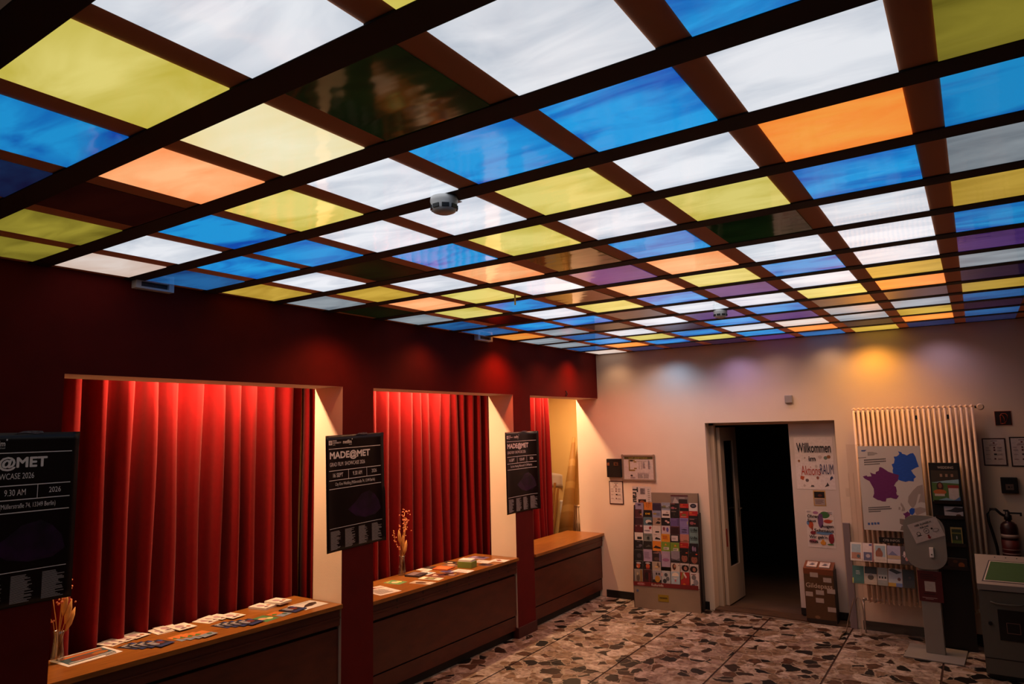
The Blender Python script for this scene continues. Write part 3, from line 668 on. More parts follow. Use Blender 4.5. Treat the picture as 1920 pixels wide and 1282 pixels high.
b = MB(); b.box(2.262, 2.34, WY-.03, WY, 2.268, 2.353, bev=.008); o = b.build('sensor_box', mat('grey_plastic', '9a938e', .5)); tag(o, 'small grey sensor box on the white wall above the doorway', 'sensor')

# ================================================================== WHITE WALL, LEFT OF THE DOOR
f = thing('key_box', 'flat black box on the white wall, left of the framed floor plan', 'box', (.204, WY, 1.552))
b = MB(); b.box(-.094, .094, -.045, 0, -.112, .112, bev=.006); b.build('case', BPL, f)
b = MB(); b.box(-.085, -.055, -.047, -.045, .03, .065); b.build('badge', mat('brown_badge', '7a4020', .5), f)
b = MB(); b.box(.005, .065, -.047, -.045, .03, .07); b.build('window', mat('dull_window', '5a3c28', .3), f)
b = MB(); b.box(.025, .045, -.049, -.047, .042, .058); b.build('button', BPL, f)
f = thing('floor_plan_frame', 'steel snap frame holding an evacuation floor plan on the white wall', 'frame', (.520, WY, 1.556))
for x0, x1, z0, z1 in [(-.215, .215, .135, .157), (-.215, .215, -.157, -.135), (-.215, -.193, -.135, .135), (.193, .215, -.135, .135)]:
    b = MB(); b.box(x0, x1, -.016, 0, z0, z1, bev=.003); b.build('rail', STEEL, f)
for x in (-.204, .204):
    for z in (-.146, .146):
        b = MB(); b.tube([(x, -.021, z), (x, -.012, z)], .017, 12); b.build('corner_cap', STEEL, f)
b = MB(); b.box(-.193, .193, -.008, -.004, -.135, .135); sh = b.build('sheet', PAPER, f)
g = bpy.data.objects.new('plan', card_mesh('plan', .386, .27, .0005, 'c9c0ba', [('r', .02, .88, .98, .99, '4d4a22'), ('r', .17, .40, .21, .86, '8a7438'), ('r', .17, .36, .38, .42, '8a7438'), ('r', .17, .80, .38, .86, '8a7438'), ('r', .22, .79, .32, .85, '2a2420'),
   ('r', .35, .74, .44, .79, '8a7438'), ('r', .35, .45, .44, .50, '8a7438'), ('r', .45, .79, .77, .80, '5a5050'), ('r', .52, .44, .53, .78, '6a6060'), ('r', .60, .44, .61, .78, '6a6060'), ('l', .64, .48, .74, .76, 6, '8a8080'), ('l', .82, .45, .90, .84, 9, '8a8080'),
   ('r', .47, .04, .48, .28, '6a6060'), ('r', .67, .04, .68, .28, '6a6060'), ('r', .47, .27, .86, .28, '6a6060'), ('l', .49, .05, .66, .25, 6, '8a8080'), ('l', .69, .05, .85, .25, 6, '8a8080'), ('e', .26, .16, .04, .04, '4a4040'), ('l', .22, .04, .42, .10, 2, '8a8080')], 'c9c0ba'))
C.objects.link(g); g.parent = f; g.matrix_basis = upright(0, -.0085, -.135)
T(g, 'FLUCHT- UND RETTUNGSPLAN', -.12, .245, .12, .262, .009, ink('a89a4a'), .02)
def notice(label, x0, x1, z0, z1, frame='3a1814', group='framed fire notices'):
    w_, h_ = x1-x0, z1-z0
    f = thing('notice_sheet', label, 'notice', ((x0+x1)/2, WY, z0), 0, group)
    b = MB(); b.box(-w_/2, w_/2, -.006, 0, 0, h_); b.build('backing', ink(frame), f)
    d = [('l', .35, .92, .68, .96, 1, '5a4a48'), ('e', .5, .86, .05, .03, '6a2a24'), ('l', .3, .79, .75, .82, 1, '7a6a68'), ('l', .27, .74, .76, .77, 1, '4a2a28')]
    for v, s in ((.66, 1), (.56, 1), (.40, 2), (.22, 1)):
        d += [('r', .46, v-.02, .54+.06*(s == 2), v+.04, '5a1c1a' if s == 1 else '3a3230'), ('l', .08, v-.02, .32, v+.03, 2, '9a8886'), ('l', .62, v-.03, .9, v+.04, 3, '9a8886')]
    me = card_mesh('sheet', w_-.022, h_-.022, .0005, 'cfc2bb', d, 'cfc2bb')
    o = link('sheet', me, f, M=upright(0, -.0065, .011))
notice('dark-framed fire notice below the black box, left of the leaflet rack', .116, .303, 1.112, 1.393)
notice('red-framed fire notice right of the radiator, the left one of the pair', 3.990, 4.172, 1.618, 1.872)
notice('dark-framed fire notice at the right edge of the view, the right one of the pair', 4.200, 4.385, 1.612, 1.882, '1c1210')

# ================================================================== LEAFLET RACK
RK = Matrix.Translation((.524, 6.072, 0)) @ Matrix.Rotation(R(8), 4, 'Z')
rk = thing('leaflet_rack', 'grey tiered floor rack full of leaflets beside the doorway', 'rack'); rk.matrix_basis = RK
RW = .755
b = MB(); b.box(0, RW, 0, .19, 0, .245, bev=.002); b.build('base', GREYM, rk)
b = MB(); b.box(0, RW-.02, -.0035, .0, .245, .292); bd = b.build('red_band', mat('dark_red_card', '6b1a1c', .5), rk)
for x in (0, RW-.006):
    b = MB(); b.prism([(x, .0, 0.0), (x, .0, .30), (x, .15, 1.13)]+([(x, .185, 1.277), (x, .2, 1.277)] if x else [(x, .2, 1.13)])+[(x, .2, 0)], (.006, 0, 0)); b.build('side_panel', mat('dark_brown_card', '3a2620', .6), rk)
b = MB(); b.box(.006, RW-.006, .191, .2, .245, 1.277); b.build('back_panel', GREYM, rk)
b = MB(); b.box(RW+.001, RW+.012, .06, .2, 0, 1.06); b.build('support_board', mat('black_brown_card', '1c1210', .6), rk)
g = bpy.data.objects.new('lettering_plate', card_mesh('plate', RW-.03, .045, .0004, '6b1a1c', [('e', .12, .5, .065, .42, '9a4a50')], '6b1a1c')); C.objects.link(g); g.parent = rk; g.matrix_basis = upright(RW/2-.01, -.0037, .246)
T(g, 'Kulturinfo', -.155, .008, -.02, .036, .0012, ink('cbb9b2'), .01); T(g, 'KULTUR', -.315, .018, -.245, .028, .0014, ink('cbb9b2'), .02)
b = MB(); b.box(.28, .40, -.002, 0, .09, .165); st = b.build('sticker', mat('yellow_sticker', '857016', .5), rk)
g = bpy.data.objects.new('sticker_print', card_mesh('plate', .118, .073, .0003, '8a7418', [], '8a7418')); C.objects.link(g); g.parent = rk; g.matrix_basis = upright(.34, -.0022, .091)
T(g, 'VORMERKEN', -.045, .03, .045, .047, .0008, ink('14100c'), .03)
b = MB(); b.tube([(.045, -.003, .19), (.045, 0, .19)], .014, 14); b.build('sticker', mat('blue_sticker', '4a5a80', .4), rk)
TOPZ = [1.163, 1.080, .998, .910, .822, .736, .638, .512, .425, .296]
for r in range(9):
    k = 8-r; y = .016+.019*k; b = MB(); b.box(.008, RW-.008, y+.004, y+.019, TOPZ[r+1]-.055, TOPZ[r+1]-.048) if r < 8 else b.box(.008, RW-.008, .003, .04, .246, .252); b.build('tier', GREYM, rk)
COLN = ['first', 'second', 'third', 'fourth', 'fifth', 'sixth', 'seventh']; ROWN = ['top', 'second', 'third', 'fourth', 'fifth', 'sixth', 'seventh', 'eighth', 'bottom']
FACE = [('e', .5, .42, .34, .34, '8a5240'), ('e', .5, .84, .46, .22, '17100f'), ('e', .36, .46, .06, .02, '1c1010'), ('e', .66, .46, .06, .02, '1c1010'), ('e', .54, .2, .1, .03, '7a2a2a'), ('r', .66, .84, .88, .93, 'd0522a')]
RACK = [
 [('lilac', '8a7c94', [('e', .5, .72, .2, .12, '3c2a48')]), ('orange', 'c8772a', [('r', .3, .3, .34, .9, '3a1c10'), ('r', .5, .2, .54, .8, '3a1c10'), ('r', .7, .35, .73, .9, '3a1c10'), ('e', .62, .88, .12, .05, '5a3020')]), ('dark violet', '2c2038', [('r', 0, .85, 1, .95, '4a3c58')]),
  ('grey-blue landscape', '8890a0', [('r', 0, .2, 1, .5, '5a5c50'), ('e', .35, .5, .25, .1, '7a7040'), ('l', .5, .3, .95, .6, 3, 'b0b4c0')]), ('black and pink photo', '1a1214', [('e', .25, .35, .22, .16, '8a5058'), ('e', .6, .3, .1, .08, '9a6064'), ('r', .05, .88, .5, .94, '9a5a5c')]),
  ('red and black', 'a0201c', [('r', 0, 0, 1, .42, '161012'), ('r', .1, .75, .35, .85, 'd0782a'), ('l', .1, .5, .85, .62, 1, 'd8604a')]), ('white', 'c9c1bd', [('e', .5, .62, .36, .30, '1c1c28'), ('T', 'NOW', .33, .56, .67, .68, '9aa0b0')])],
 [('maroon photo', '4a2024', [('e', .65, .6, .2, .2, '2a1012'), ('e', .8, .3, .15, .1, 'b08a3a'), ('r', .85, 0, 1, 1, '8a7a88')]), ('black', '14100e', [('T', 'DIE', .22, .36, .78, .6, 'd0a41c')]), ('grey landscape', '8488a0', [('e', .3, .55, .25, .14, '8a7840'), ('r', .5, .3, .9, .7, '6a6c80')]), ('white with dark bar', 'cbc1ba', [('r', .12, .25, .88, .5, '2e1a1a'), ('e', .65, .72, .14, .08, '9a8a84')]),
  ('black with pale lines', '15100f', [('l', .1, .75, .8, .9, 2, '8a7a74'), ('r', .4, .3, .44, .6, '5a5a3a')]), ('red with green emblem', '9c2420', [('e', .5, .5, .28, .14, '6a6434'), ('e', .2, .85, .16, .1, 'c89a8a'), ('l', .1, .2, .95, .32, 1, 'd0a090')]), ('red over black', 'a01e1e', [('r', 0, 0, 1, .36, '161012'), ('r', .05, .68, .35, .82, 'd0742a'), ('l', .1, .44, .9, .56, 1, 'd8604a')])],
 [('dark maroon', '30161e', [('r', 0, .9, 1, 1, '5a3a48')]), ('teal', '4f6a74', [('e', .6, .42, .36, .26, 'c4bdb4'), ('e', .75, .22, .3, .16, '14161a')]), ('beige photo', '9c8672', [('p', [(.3, .25), (.6, .55), (.95, .4), (.8, .2)], '1c1412'), ('e', .75, .8, .2, .12, '5a4030')]), ('black with two pale discs', '141012', [('e', .55, .58, .14, .12, 'c8a4a0'), ('e', .78, .42, .15, .13, 'c8a4a0')]),
  ('violet', '5c4c80', [('r', .8, .1, .95, .9, '4a3c68'), ('r', .1, .75, .7, .82, '7a6c98')]), ('pale violet', '7c70a4', [('r', .1, .6, .9, .9, '6a5c94'), ('r', .85, .2, .95, .6, 'a09a60')]), ('black with pink blossom', '1a1012', [('e', .3, .4, .24, .2, '8a4a50'), ('e', .65, .35, .1, .1, 'a05a50'), ('r', .05, .85, .6, .93, '9a6a68')])],
 [('dark red', '4a141a', [('e', .8, .85, .15, .12, '9a8084'), ('r', .1, .8, .3, .88, 'a08080')]), ('white with a red heart', 'c9c2c4', [('p', [(.62, .75), (.78, .9), (.95, .8), (.85, .55), (.7, .5)], '8a1c20'), ('l', .1, .25, .9, .45, 2, '4a4a6a')]), ('white', 'c6bcb2', [('r', .35, .12, .8, .3, '1c1614')]), ('white with violet figures', 'b9aab0', [('e', .3, .6, .14, .25, '7a3a40'), ('e', .7, .5, .14, .3, '5a4a88')]),
  ('dark brown-red', '3a1a20', [('r', .1, .1, .9, .8, '2a1216'), ('r', 0, .9, 1, 1, '5a3438')]), ('lilac with dark lettering', '786c9c', [('p', [(.1, .6), (.5, .7), (.9, .6), (.6, .5)], '2a2448'), ('l', .2, .2, .9, .45, 2, '2a2448')]), ('teal, upper', '6a8a8a', [('T', 'U-Be', .1, .48, .9, .8, '101416'), ('l', .1, .3, .9, .4, 1, '1a2022')])],
 [('white with black square', 'c8beb6', [('r', .3, .12, .85, .45, '181412')]), ('grey-green', '6c7470', [('T', '8', .4, .2, .7, .6, '101210'), ('r', .2, .72, .9, .8, '4a4c48')]), ('white with black wedge', 'c2bab4', [('p', [(.25, .2), (.9, .15), (.9, .3), (.4, .5)], '14100f'), ('r', .2, .75, .5, .8, '6a6464')]), ('yellow-orange', 'cc8a20', [('l', .15, .3, .9, .8, 4, 'a83c1c')]),
  ('black with white panel', '181416', [('r', .1, .2, .85, .88, 'c2b8b8'), ('l', .2, .4, .7, .6, 2, '6a6060')]), ('salmon', 'b0786a', [('e', .6, .2, .25, .06, '7a5030'), ('r', 0, 0, 1, .1, '8a4a40')]), ('teal, lower', '6a8a8a', [('T', 'U-Be', .1, .48, .9, .8, '101416'), ('l', .1, .3, .9, .4, 1, '1a2022')])],
 [('black with white drawing', '17151a', [('e', .7, .4, .2, .14, '5a5864'), ('l', .3, .8, .7, .9, 1, '6a6474'), ('l', .2, .15, .9, .3, 2, '5a5864')]), ('black', '1a1818', [('p', [(.2, .3), (.6, .6), (.9, .4)], '4a4c48')]), ('orange with dark hill', 'c87a24', [('p', [(.05, .2), (.35, .5), (.95, .3), (.95, .15)], '241812')]), ('green, left', '6f8f2c', [('r', .25, .12, .85, .4, 'c9c4b8'), ('p', [(.35, .6), (.5, .85), (.65, .6)], 'd08a2a'), ('l', .3, .16, .8, .36, 2, '3a3a34')]),
  ('green, right', '6f8f2c', [('r', .3, .08, .88, .36, 'c9c4b8'), ('p', [(.4, .55), (.55, .8), (.7, .55)], 'd08a2a'), ('l', .34, .12, .84, .32, 2, '3a3a34')]), ('red and black, lower', 'a0201c', [('r', 0, 0, 1, .4, '161012'), ('r', .1, .7, .3, .8, 'd0782a'), ('l', .1, .5, .9, .6, 1, 'd8604a')]), ('black with lilac bottles', '17121a', [('e', .42, .4, .1, .3, '8a7494'), ('e', .66, .35, .1, .26, '8a7494')])],
 [('black with a grey figure', '19171c', [('e', .55, .5, .25, .2, '3a3840')]), ('lilac text', '9a88a4', [('l', .1, .2, .9, .8, 5, '7a6888')]), ('dark folded', '241a1e', [('p', [(0, .8), (.7, .95), (1, .9), (.6, .75)], '7a5a58'), ('r', .8, .1, 1, .9, '6a5c7c'), ('e', .5, .3, .3, .16, '4a3430')]), ('lilac with pink text', '9c8aa4', [('l', .1, .5, .9, .8, 3, 'b09ab4'), ('e', .5, .25, .4, .14, '8a5a80')]),
  ('grey photo', '84808c', [('r', 0, 0, 1, .2, '1a1818'), ('p', [(0, .35), (.6, .25), (1, .4), (1, .3), (.5, .2), (0, .25)], '4a4048')]), ('portrait, left', '1c1412', FACE), ('portrait, right', '201614', FACE)],
 [('black with an orange dancer, left', '120f10', [('e', .45, .4, .24, .3, 'b0502c'), ('e', .5, .75, .3, .12, 'a8a0a4'), ('e', .35, .3, .1, .12, 'c8a080')]), ('black with an orange dancer, right', '120f10', [('e', .5, .4, .24, .3, 'b0502c'), ('e', .5, .78, .3, .12, 'a8a0a4'), ('r', .3, 0, .7, .2, '7a1a18')]), ('beige photo of a seated figure', '9a8c7c', [('p', [(.5, .3), (.6, .9), (.75, .9), (.9, .3)], '5a4a40'), ('e', .5, .35, .2, .12, 'c0a070')]), None,
  ('pale portrait with long hair', 'bfb2a4', [('e', .35, .55, .22, .4, '4a2a1c'), ('e', .42, .65, .13, .2, '9a6a52'), ('e', .88, .75, .06, .06, '2a2a2a')]), ('black-haired portrait, left', 'a8a098', [('T', 'Forum', .05, .78, .95, .97, 'e0d8d4'), ('e', .55, .4, .42, .42, '171214'), ('e', .58, .38, .18, .26, '9a6a58')]), ('black-haired portrait, right', 'a8a098', [('T', 'Forum', .05, .78, .95, .97, 'e0d8d4'), ('e', .45, .36, .42, .42, '171214'), ('e', .5, .34, .18, .26, '9a6a58')])],
 [('grey and yellow dancer', '8c8478', [('r', .7, .05, .95, .95, '8a6a3a'), ('e', .45, .45, .2, .25, '5a5044'), ('e', .4, .7, .1, .1, 'b0a080')]), ('dark red', '3a1014', [('e', .4, .6, .25, .25, '1c0c0e'), ('r', .6, 0, .8, .8, '5a1a1c')]), ('animal mask photo', '8c8890', [('r', 0, 0, 1, .4, '241c14'), ('e', .55, .45, .3, .22, 'a87a2c'), ('e', .45, .78, .1, .08, '2a2222'), ('e', .75, .78, .1, .08, '2a2222')]), ('black and white floral', 'a0a4a8', [('e', .5, .75, .2, .12, '3a3e44'), ('e', .35, .35, .22, .14, '2c2e34'), ('e', .7, .5, .2, .14, '54585e'), ('e', .05, .75, .1, .12, 'c09a98')]),
  ('pale blue with white arch', '9cb0bc', [('e', .5, .74, .38, .2, 'd8ccb8'), ('r', .1, .6, .9, .7, '9cb0bc'), ('e', .5, .42, .1, .07, 'b05a60')]), ('red with yellow corner', '9a2220', [('p', [(0, .5), (.2, 1), (.5, 1), (.3, .6)], '8a7a40'), ('p', [(.3, .9), (.6, .6), (.7, .7), (.4, 1)], 'cfc4bc'), ('e', .4, .2, .16, .1, 'c06a20')]), ('white with grey floral drawing', 'c9c4c0', [('e', .4, .7, .25, .16, '6a6a6c'), ('e', .6, .4, .28, .18, '84848a'), ('e', .3, .2, .2, .1, '5a5a5e'), ('l', .1, .85, .9, .95, 1, '7a4a48')])]]
CP = (RW-.014)/7
for r, row in enumerate(RACK):
    k = 8-r
    for c, it in enumerate(row):
        if it is None: continue
        desc, base, deco = it
        zt, zb = TOPZ[r], TOPZ[r+1]; hidden = .045 if r < 8 else .0
        h = zt-zb+hidden; vis = (zt-zb)/h
        dd = []
        for d in deco:                           # designs are drawn on the part that shows
            f_ = lambda v: 1-(1-v)*vis
            if d[0] in 'rl': d = (d[0], d[1], f_(d[2]), d[3], f_(d[4]))+tuple(d[5:])
            elif d[0] == 'e': d = ('e', d[1], f_(d[2]), d[3], d[4]*vis, d[5])
            elif d[0] == 'p': d = ('p', [(u, f_(v)) for u, v in d[1]], d[2])
            elif d[0] == 'T': d = ('T', d[1], d[2], f_(d[3]), d[4], f_(d[5]), d[6])
            dd.append(d)
        x = .007+CP*(c+.5)+random.uniform(-.003, .003); y = .016+.019*k
        M = RK @ upright(x, y-.001+(.004 if r == 8 else 0), zb-hidden+.0005+random.uniform(-.006, .006)*(r < 8)+(.0 if r < 8 else -.042), random.uniform(-.02, .02), R(4))
        if r == 8: h += .04
        card('leaflet', '%s leaflet, %s from left, %s rack row' % (desc, COLN[c], ROWN[r]), 'leaflet', CP-.007, h, .004, base, dd, M, 'leaflets in the floor rack')
card('newspaper', 'white newspaper with sideways black lettering at the top left of the rack', 'newspaper', .225, .20, .004, 'd0c6be', [('r', .42, .55, .68, .9, '8a8080'), ('l', .44, .57, .66, .88, 5, '4a4040'), ('r', .3, .05, .72, .26, '2a1814'), ('e', .5, .1, .12, .1, '8a4a2c'), ('l', .82, .1, .96, .9, 7, 'a09890')],
     RK @ upright(.095, .186, 1.145, 0, R(1)), 'leaflets in the floor rack')
card('leaflet', 'grey landscape photo card standing behind the top row of the rack', 'leaflet', .20, .16, .003, '7c7474', [('p', [(.05, .3), (.25, .85), (.55, .3)], 'a8a09e'), ('r', .45, .3, .95, .7, '2a2222'), ('r', 0, .9, 1, 1, '5a2a2c'), ('l', .5, .75, .95, .85, 1, 'b0a8a6')],
     RK @ upright(.536, .186, 1.095, 0, R(1)), 'leaflets in the floor rack')
np_ = [o for o in C.objects if o.name == 'newspaper'][0]
T(np_, 'Trau', -.11, .02, -.045, .192, .0065, ink('15110f'), .03, rot=-90)

# ================================================================== DOOR POSTERS AND THE LEAFLET BOX
FY = FXY-.0012
wp = card('welcome_poster', 'hand-lettered white welcome poster on the fixed door leaf', 'poster', .385, .555, .001, 'd3c8c4',
  [('e', .80, .60, .05, .034, '6a7a6c'), ('e', .88, .62, .05, .034, '8a5a34'), ('p', [(.1, .2), (.18, .17), (.22, .24), (.12, .26)], 'a84a24'), ('p', [(.87, .17), (.96, .22), (.93, .26), (.88, .23)], '28345a'), ('e', .28, .17, .045, .03, '5a5050'), ('e', .56, .22, .035, .03, '8a5040'),
   ('p', [(.36, .05), (.46, .05), (.44, .08), (.38, .08)], '4a4242'), ('p', [(.72, .05), (.84, .08), (.80, .14), (.78, .10)], '3a3434'), ('e', .10, .54, .03, .025, '9a6a40'), ('e', .2, .07, .03, .025, 'b8a8a0'), ('e', .66, .62, .05, .03, 'b8aaa6'), ('e', .54, .44, .035, .03, 'bdb0aa'), ('e', .26, .6, .02, .02, 'b0a098')],
  upright(2.480, FY, 1.343, 0, 0))
for s, u0, v0, u1, v1, c, bo in [('Willkommen', .06, .70, .95, .89, '1c1a1e', .018), ('im', .36, .54, .54, .63, '1c1a1e', .018), ('Aktions', .14, .27, .64, .45, 'a83c24', 0), ('RAUM', .64, .29, .98, .48, '2a3058', .006)]:
    T(wp, s, (u0-.5)*.385, v0*.555, (u1-.5)*.385, v1*.555, .006, ink(c), bo)
card('postcard', 'small yellow-edged card with a dark picture below the welcome poster', 'card', .122, .160, .001, 'b08a50', [('r', .08, .52, .92, .92, '15100f'), ('e', .55, .68, .18, .08, '5a2a1c'), ('r', .08, .06, .92, .48, '9a8a84'), ('l', .14, .12, .86, .42, 4, '6a5a5a')], upright(2.505, FY, 1.172), edge='b08a50')
op = card('event_poster', 'white poster with colourful cartoon animals on the fixed door leaf', 'poster', .275, .388, .001, 'cfc6c2',
  [('e', .68, .88, .18, .09, '3c6a38'), ('e', .52, .72, .10, .20, '6a4470'), ('e', .55, .86, .06, .05, '5a3a64'), ('e', .36, .93, .1, .04, 'a06a90'), ('e', .78, .71, .15, .05, 'a83c2a'), ('e', .92, .73, .04, .02, 'c08040'), ('e', .16, .60, .09, .10, 'b04a2a'), ('e', .2, .51, .03, .06, '8a3a24'), ('e', .06, .65, .05, .06, '5a80a8'),
   ('e', .63, .39, .30, .04, '5c86b0'), ('e', .22, .39, .10, .05, '7a2430'), ('e', .86, .25, .10, .13, '7a1c28'), ('e', .9, .34, .05, .04, '8a2a34'), ('e', .82, .1, .12, .02, '3c6a38'), ('e', .56, .13, .10, .055, 'c88a2c'), ('e', .56, .19, .05, .035, 'c88a2c'), ('e', .2, .17, .14, .05, 'a85a68'), ('l', .04, .93, .2, .98, 2, '8a8084'), ('l', .78, .9, .96, .97, 3, '6a6468')],
  upright(2.492, FY, .738))
for s, u0, v0, u1, v1 in [('Ohren', .05, .79, .46, .88), ('Saus', .05, .68, .36, .76), ('Augen', .52, .52, .97, .625), ('Schmaus', .27, .42, .97, .505), ("Wir geh'n", .07, .22, .72, .325), ('mus', .07, .12, .38, .185)]:
    T(op, s, (u0-.5)*.275, v0*.388, (u1-.5)*.275, v1*.388, .0075, ink('17141a'), .03)
gb = thing('card_box', 'brown cardboard dispenser box standing in front of the fixed door leaf', 'box', (2.468, 6.352, 0.019))
BW = mat('brown_cardboard', '53381f', .6, var=.1, scale=5); OR = mat('orange_cardboard', '6e3a1c', .55, var=.1, scale=6)
gw, gd, gh = .285, .16, .53
b = MB(); b.prism([(-gw/2, 0, 0), (-gw/2, 0, gh), (-gw/2, gd, gh+.05), (-gw/2, gd, 0)], (gw, 0, 0)); b.build('body', BW, gb)
b = MB(); b.prism([(-gw/2-.001, -.001, gh-.055), (-gw/2-.001, -.001, gh+.001), (-gw/2-.001, gd, gh+.052), (-gw/2-.001, gd, gh+.049), (-gw/2-.001, .003, gh-.002), (-gw/2-.001, .003, gh-.055)], (gw+.002, 0, 0)); b.build('lid', OR, gb)
b = MB(); b.box(gw/2, gw/2+.006, .0, gd, 0, gh-.01); b.build('side_panel', mat('black_brown_card', '1c1210', .6), gb)
for u, v in [(.22, .845), (.66, .765), (.76, .56), (.38, .52), (.03, .475), (.36, .37), (.74, .22)]:
    b = MB(); b.box(-gw/2+u*gw, -gw/2+u*gw+.27*gw*(1 if u > .1 else .9), -.0025, 0, v*gh-.0, v*gh+.045); b.build('label', ink('a89c94'), gb)
g = bpy.data.objects.new('front_print', card_mesh('front_print', gw-.004, gh-.06, .0004, '4f361e', [('e', .38, .1, .09, .035, '7a5a3e'), ('r', 0, 0, 1, .06, '1c120c')], '4f361e')); C.objects.link(g); g.parent = gb; g.matrix_basis = upright(0, -.0006, .003)
T(g, 'Gildepass', -.128, .322, .128, .385, .0012, ink('b3a08c'), .015)
for k, x in enumerate((-.065, .058)):
    card('leaflet', ['left', 'right'][k]+' stack of white leaflets on top of the brown cardboard box', 'leaflet', .098, .105, .012, 'c6bab2', [('p', [(.2, .3), (.5, .7), (.85, .5), (.6, .25)], '4a4450'), ('r', .1, .8, .9, .9, '8a7468')],
         Matrix.Translation((2.468+x, 6.352+.022, .019+gh+.0095)) @ Matrix.Rotation(math.atan(.05/.16), 4, 'X'), 'leaflet stacks on the cardboard box')

# ================================================================== RADIATOR
ra = thing('tall_radiator', 'tall cream column radiator on the white wall behind the leaflet stands', 'radiator', (2.945, 6.26, 0))
b = MB(); zt, zb = 2.185, .30
for dy in (-.045, .005, .055):
    b.tube([(0, dy, zb+.02), (0, dy, zt-.02)], .0122, 10)
b.box(-.0216, .0216, -.05, .065, zt-.04, zt-.02)  # flat header added to shade the gaps between columns
b.ball((0, 0.005, zt-.012), (.0165, .064, .019), 0, 2); b.ball((0, 0.005, zb+.012), (.0165, .064, .019), 0, 2); b.tube([(-.021, 0, zt-.02), (.021, 0, zt-.02)], .018, 10); b.tube([(-.021, 0, zb+.02), (.021, 0, zb+.02)], .018, 10)
c0 = b.build('column', RADIATOR, ra)
for k in range(1, 24):
    o = c0.copy(); C.objects.link(o); o.location = (k*.0433, 0, 0)
for x in (.17, .54, .80):
    b = MB(); b.box(x-.008, x+.008, -.048, .121, 2.06, 2.10); b.build('bracket', BPL, ra)
b = MB(); b.tube([(1.015, 0, zt-.02), (1.04, 0, zt-.02)], .012, 10); b.tube([(1.04, 0, zt-.02), (1.055, 0, zt-.02)], .02, 12); b.build('valve', BPL, ra)
b = MB(); b.tube([(1.062, .02, zt-.02), (1.062, -.05, zt-.02), (1.062, -.06, zt-.02)], [.03, .03, .022], 18); b.build('thermostat_head', RADIATOR, ra)
b = MB(); b.tube([(-.02, 0, zb+.02), (-.05, 0, zb+.02), (-.06, .0, zb+.02)], .012, 10); b.tube([(-.06, 0, zb+.02), (-.06, 0, .0)], .008, 8); b.ball((-.05, -.01, zb+.02), .02); b.build('valve', STEEL, ra)

# ================================================================== ACRYLIC STAND WITH MAP POSTER
ac = thing('acrylic_leaflet_stand', 'clear acrylic leaflet stand with two shelves in front of the radiator', 'stand', (2.86, 6.14, 0))
b = MB(); b.box(0, .60, 0, .004, .0, 1.83); b.build('back_sheet', ACRYL, ac)
for x in (0, .045):
    b = MB(); b.box(x, x+.006, -.03, 0, .0, 1.55); b.build('side_rib', ACRYL, ac)
b = MB(); b.box(-.03, .0, -.03, 0, 1.32, 1.40); b.build('side_pocket', ACRYL, ac)
b = MB(); b.box(-.02, .40, -.06, .02, .0, .008); b.build('foot', ACRYL, ac)
for z in (.725, .515):
    b = MB(); b.box(-.03, .50, -.17, 0, z, z+.004); b.box(-.03, .50, -.174, -.17, z, z+.035); b.build('shelf', ACRYL, ac)
b = MB(); b.box(.225, .435, -.012, -.004, .895, .945); hp = b.build('header_plate', BPL, ac)
g = bpy.data.objects.new('header_print', card_mesh('plate', .206, .048, .0003, '14100f', [], '14100f')); C.objects.link(g); g.parent = ac; g.matrix_basis = upright(.33, -.0125, .896)
T(g, 'CFB INFOS', -.07, .013, .07, .035, .0008, ink('b0a49a'), .02)
# map poster
pw, ph = .535, .805
mp_ = thing('map_poster', 'white poster with a purple France and a blue Germany in front of the radiator', 'poster', (3.232, 6.127, 1.008))
def PU(x, y): return ((x-122)/793-.5)*pw, (1-(y-95-.0567*(x-122))/(1045+.05*(x-122)))*ph
FR = [(400,375),(430,390),(495,440),(555,465),(625,490),(605,560),(580,575),(550,620),(575,635),(580,690),(570,710),(580,740),(602,745),(570,785),(535,780),(500,765),(440,770),(430,810),(385,805),(360,790),(330,785),(270,745),(290,700),(290,640),(265,590),(245,545),(185,510),(160,480),(215,470),(220,485),(275,485),(260,435),(300,455),(330,460),(335,435),(375,420),(385,380)]
GE = [(640,190),(680,205),(690,225),(720,235),(745,250),(790,228),(825,225),(850,270),(860,320),(880,400),(840,410),(780,440),(800,480),(835,525),(805,545),(800,580),(740,570),(700,580),(640,560),(610,545),(625,490),(555,465),(550,430),(560,400),(545,350),(575,340),(590,290),(580,255),(615,255),(640,240),(655,225)]
SMALL = {'6b6ac': 0}
b = MB(); b.box(-pw/2, pw/2, -.0012, 0, 0, ph); b.build('sheet', mat('map_paper', 'd2ccca', .6), mp_)
def mapshape(name, pts, m, z=.0006):
    bb = MB(); bb.poly([(PU(x, y)[0], -.0012-z, PU(x, y)[1]) for x, y in pts][::-1]); o = bb.build(name, m, mp_); return o
BLUE = mat('map_blue', '2458c4', .5, var=.12, scale=30, stretch=(1, 1, 6)); PURP = mat('map_purple', '702a6c', .5, var=.12, scale=30, stretch=(1, 1, 6)); LAND = mat('map_grey', 'a89c98', .6); LAND2 = mat('map_taupe', '8a7c76', .6)
o = mapshape('country_shape', FR, PURP, .0010); o['label'] = 'purple shape of France'
o = mapshape('country_shape', GE, BLUE, .0008); o['label'] = 'blue shape of Germany'
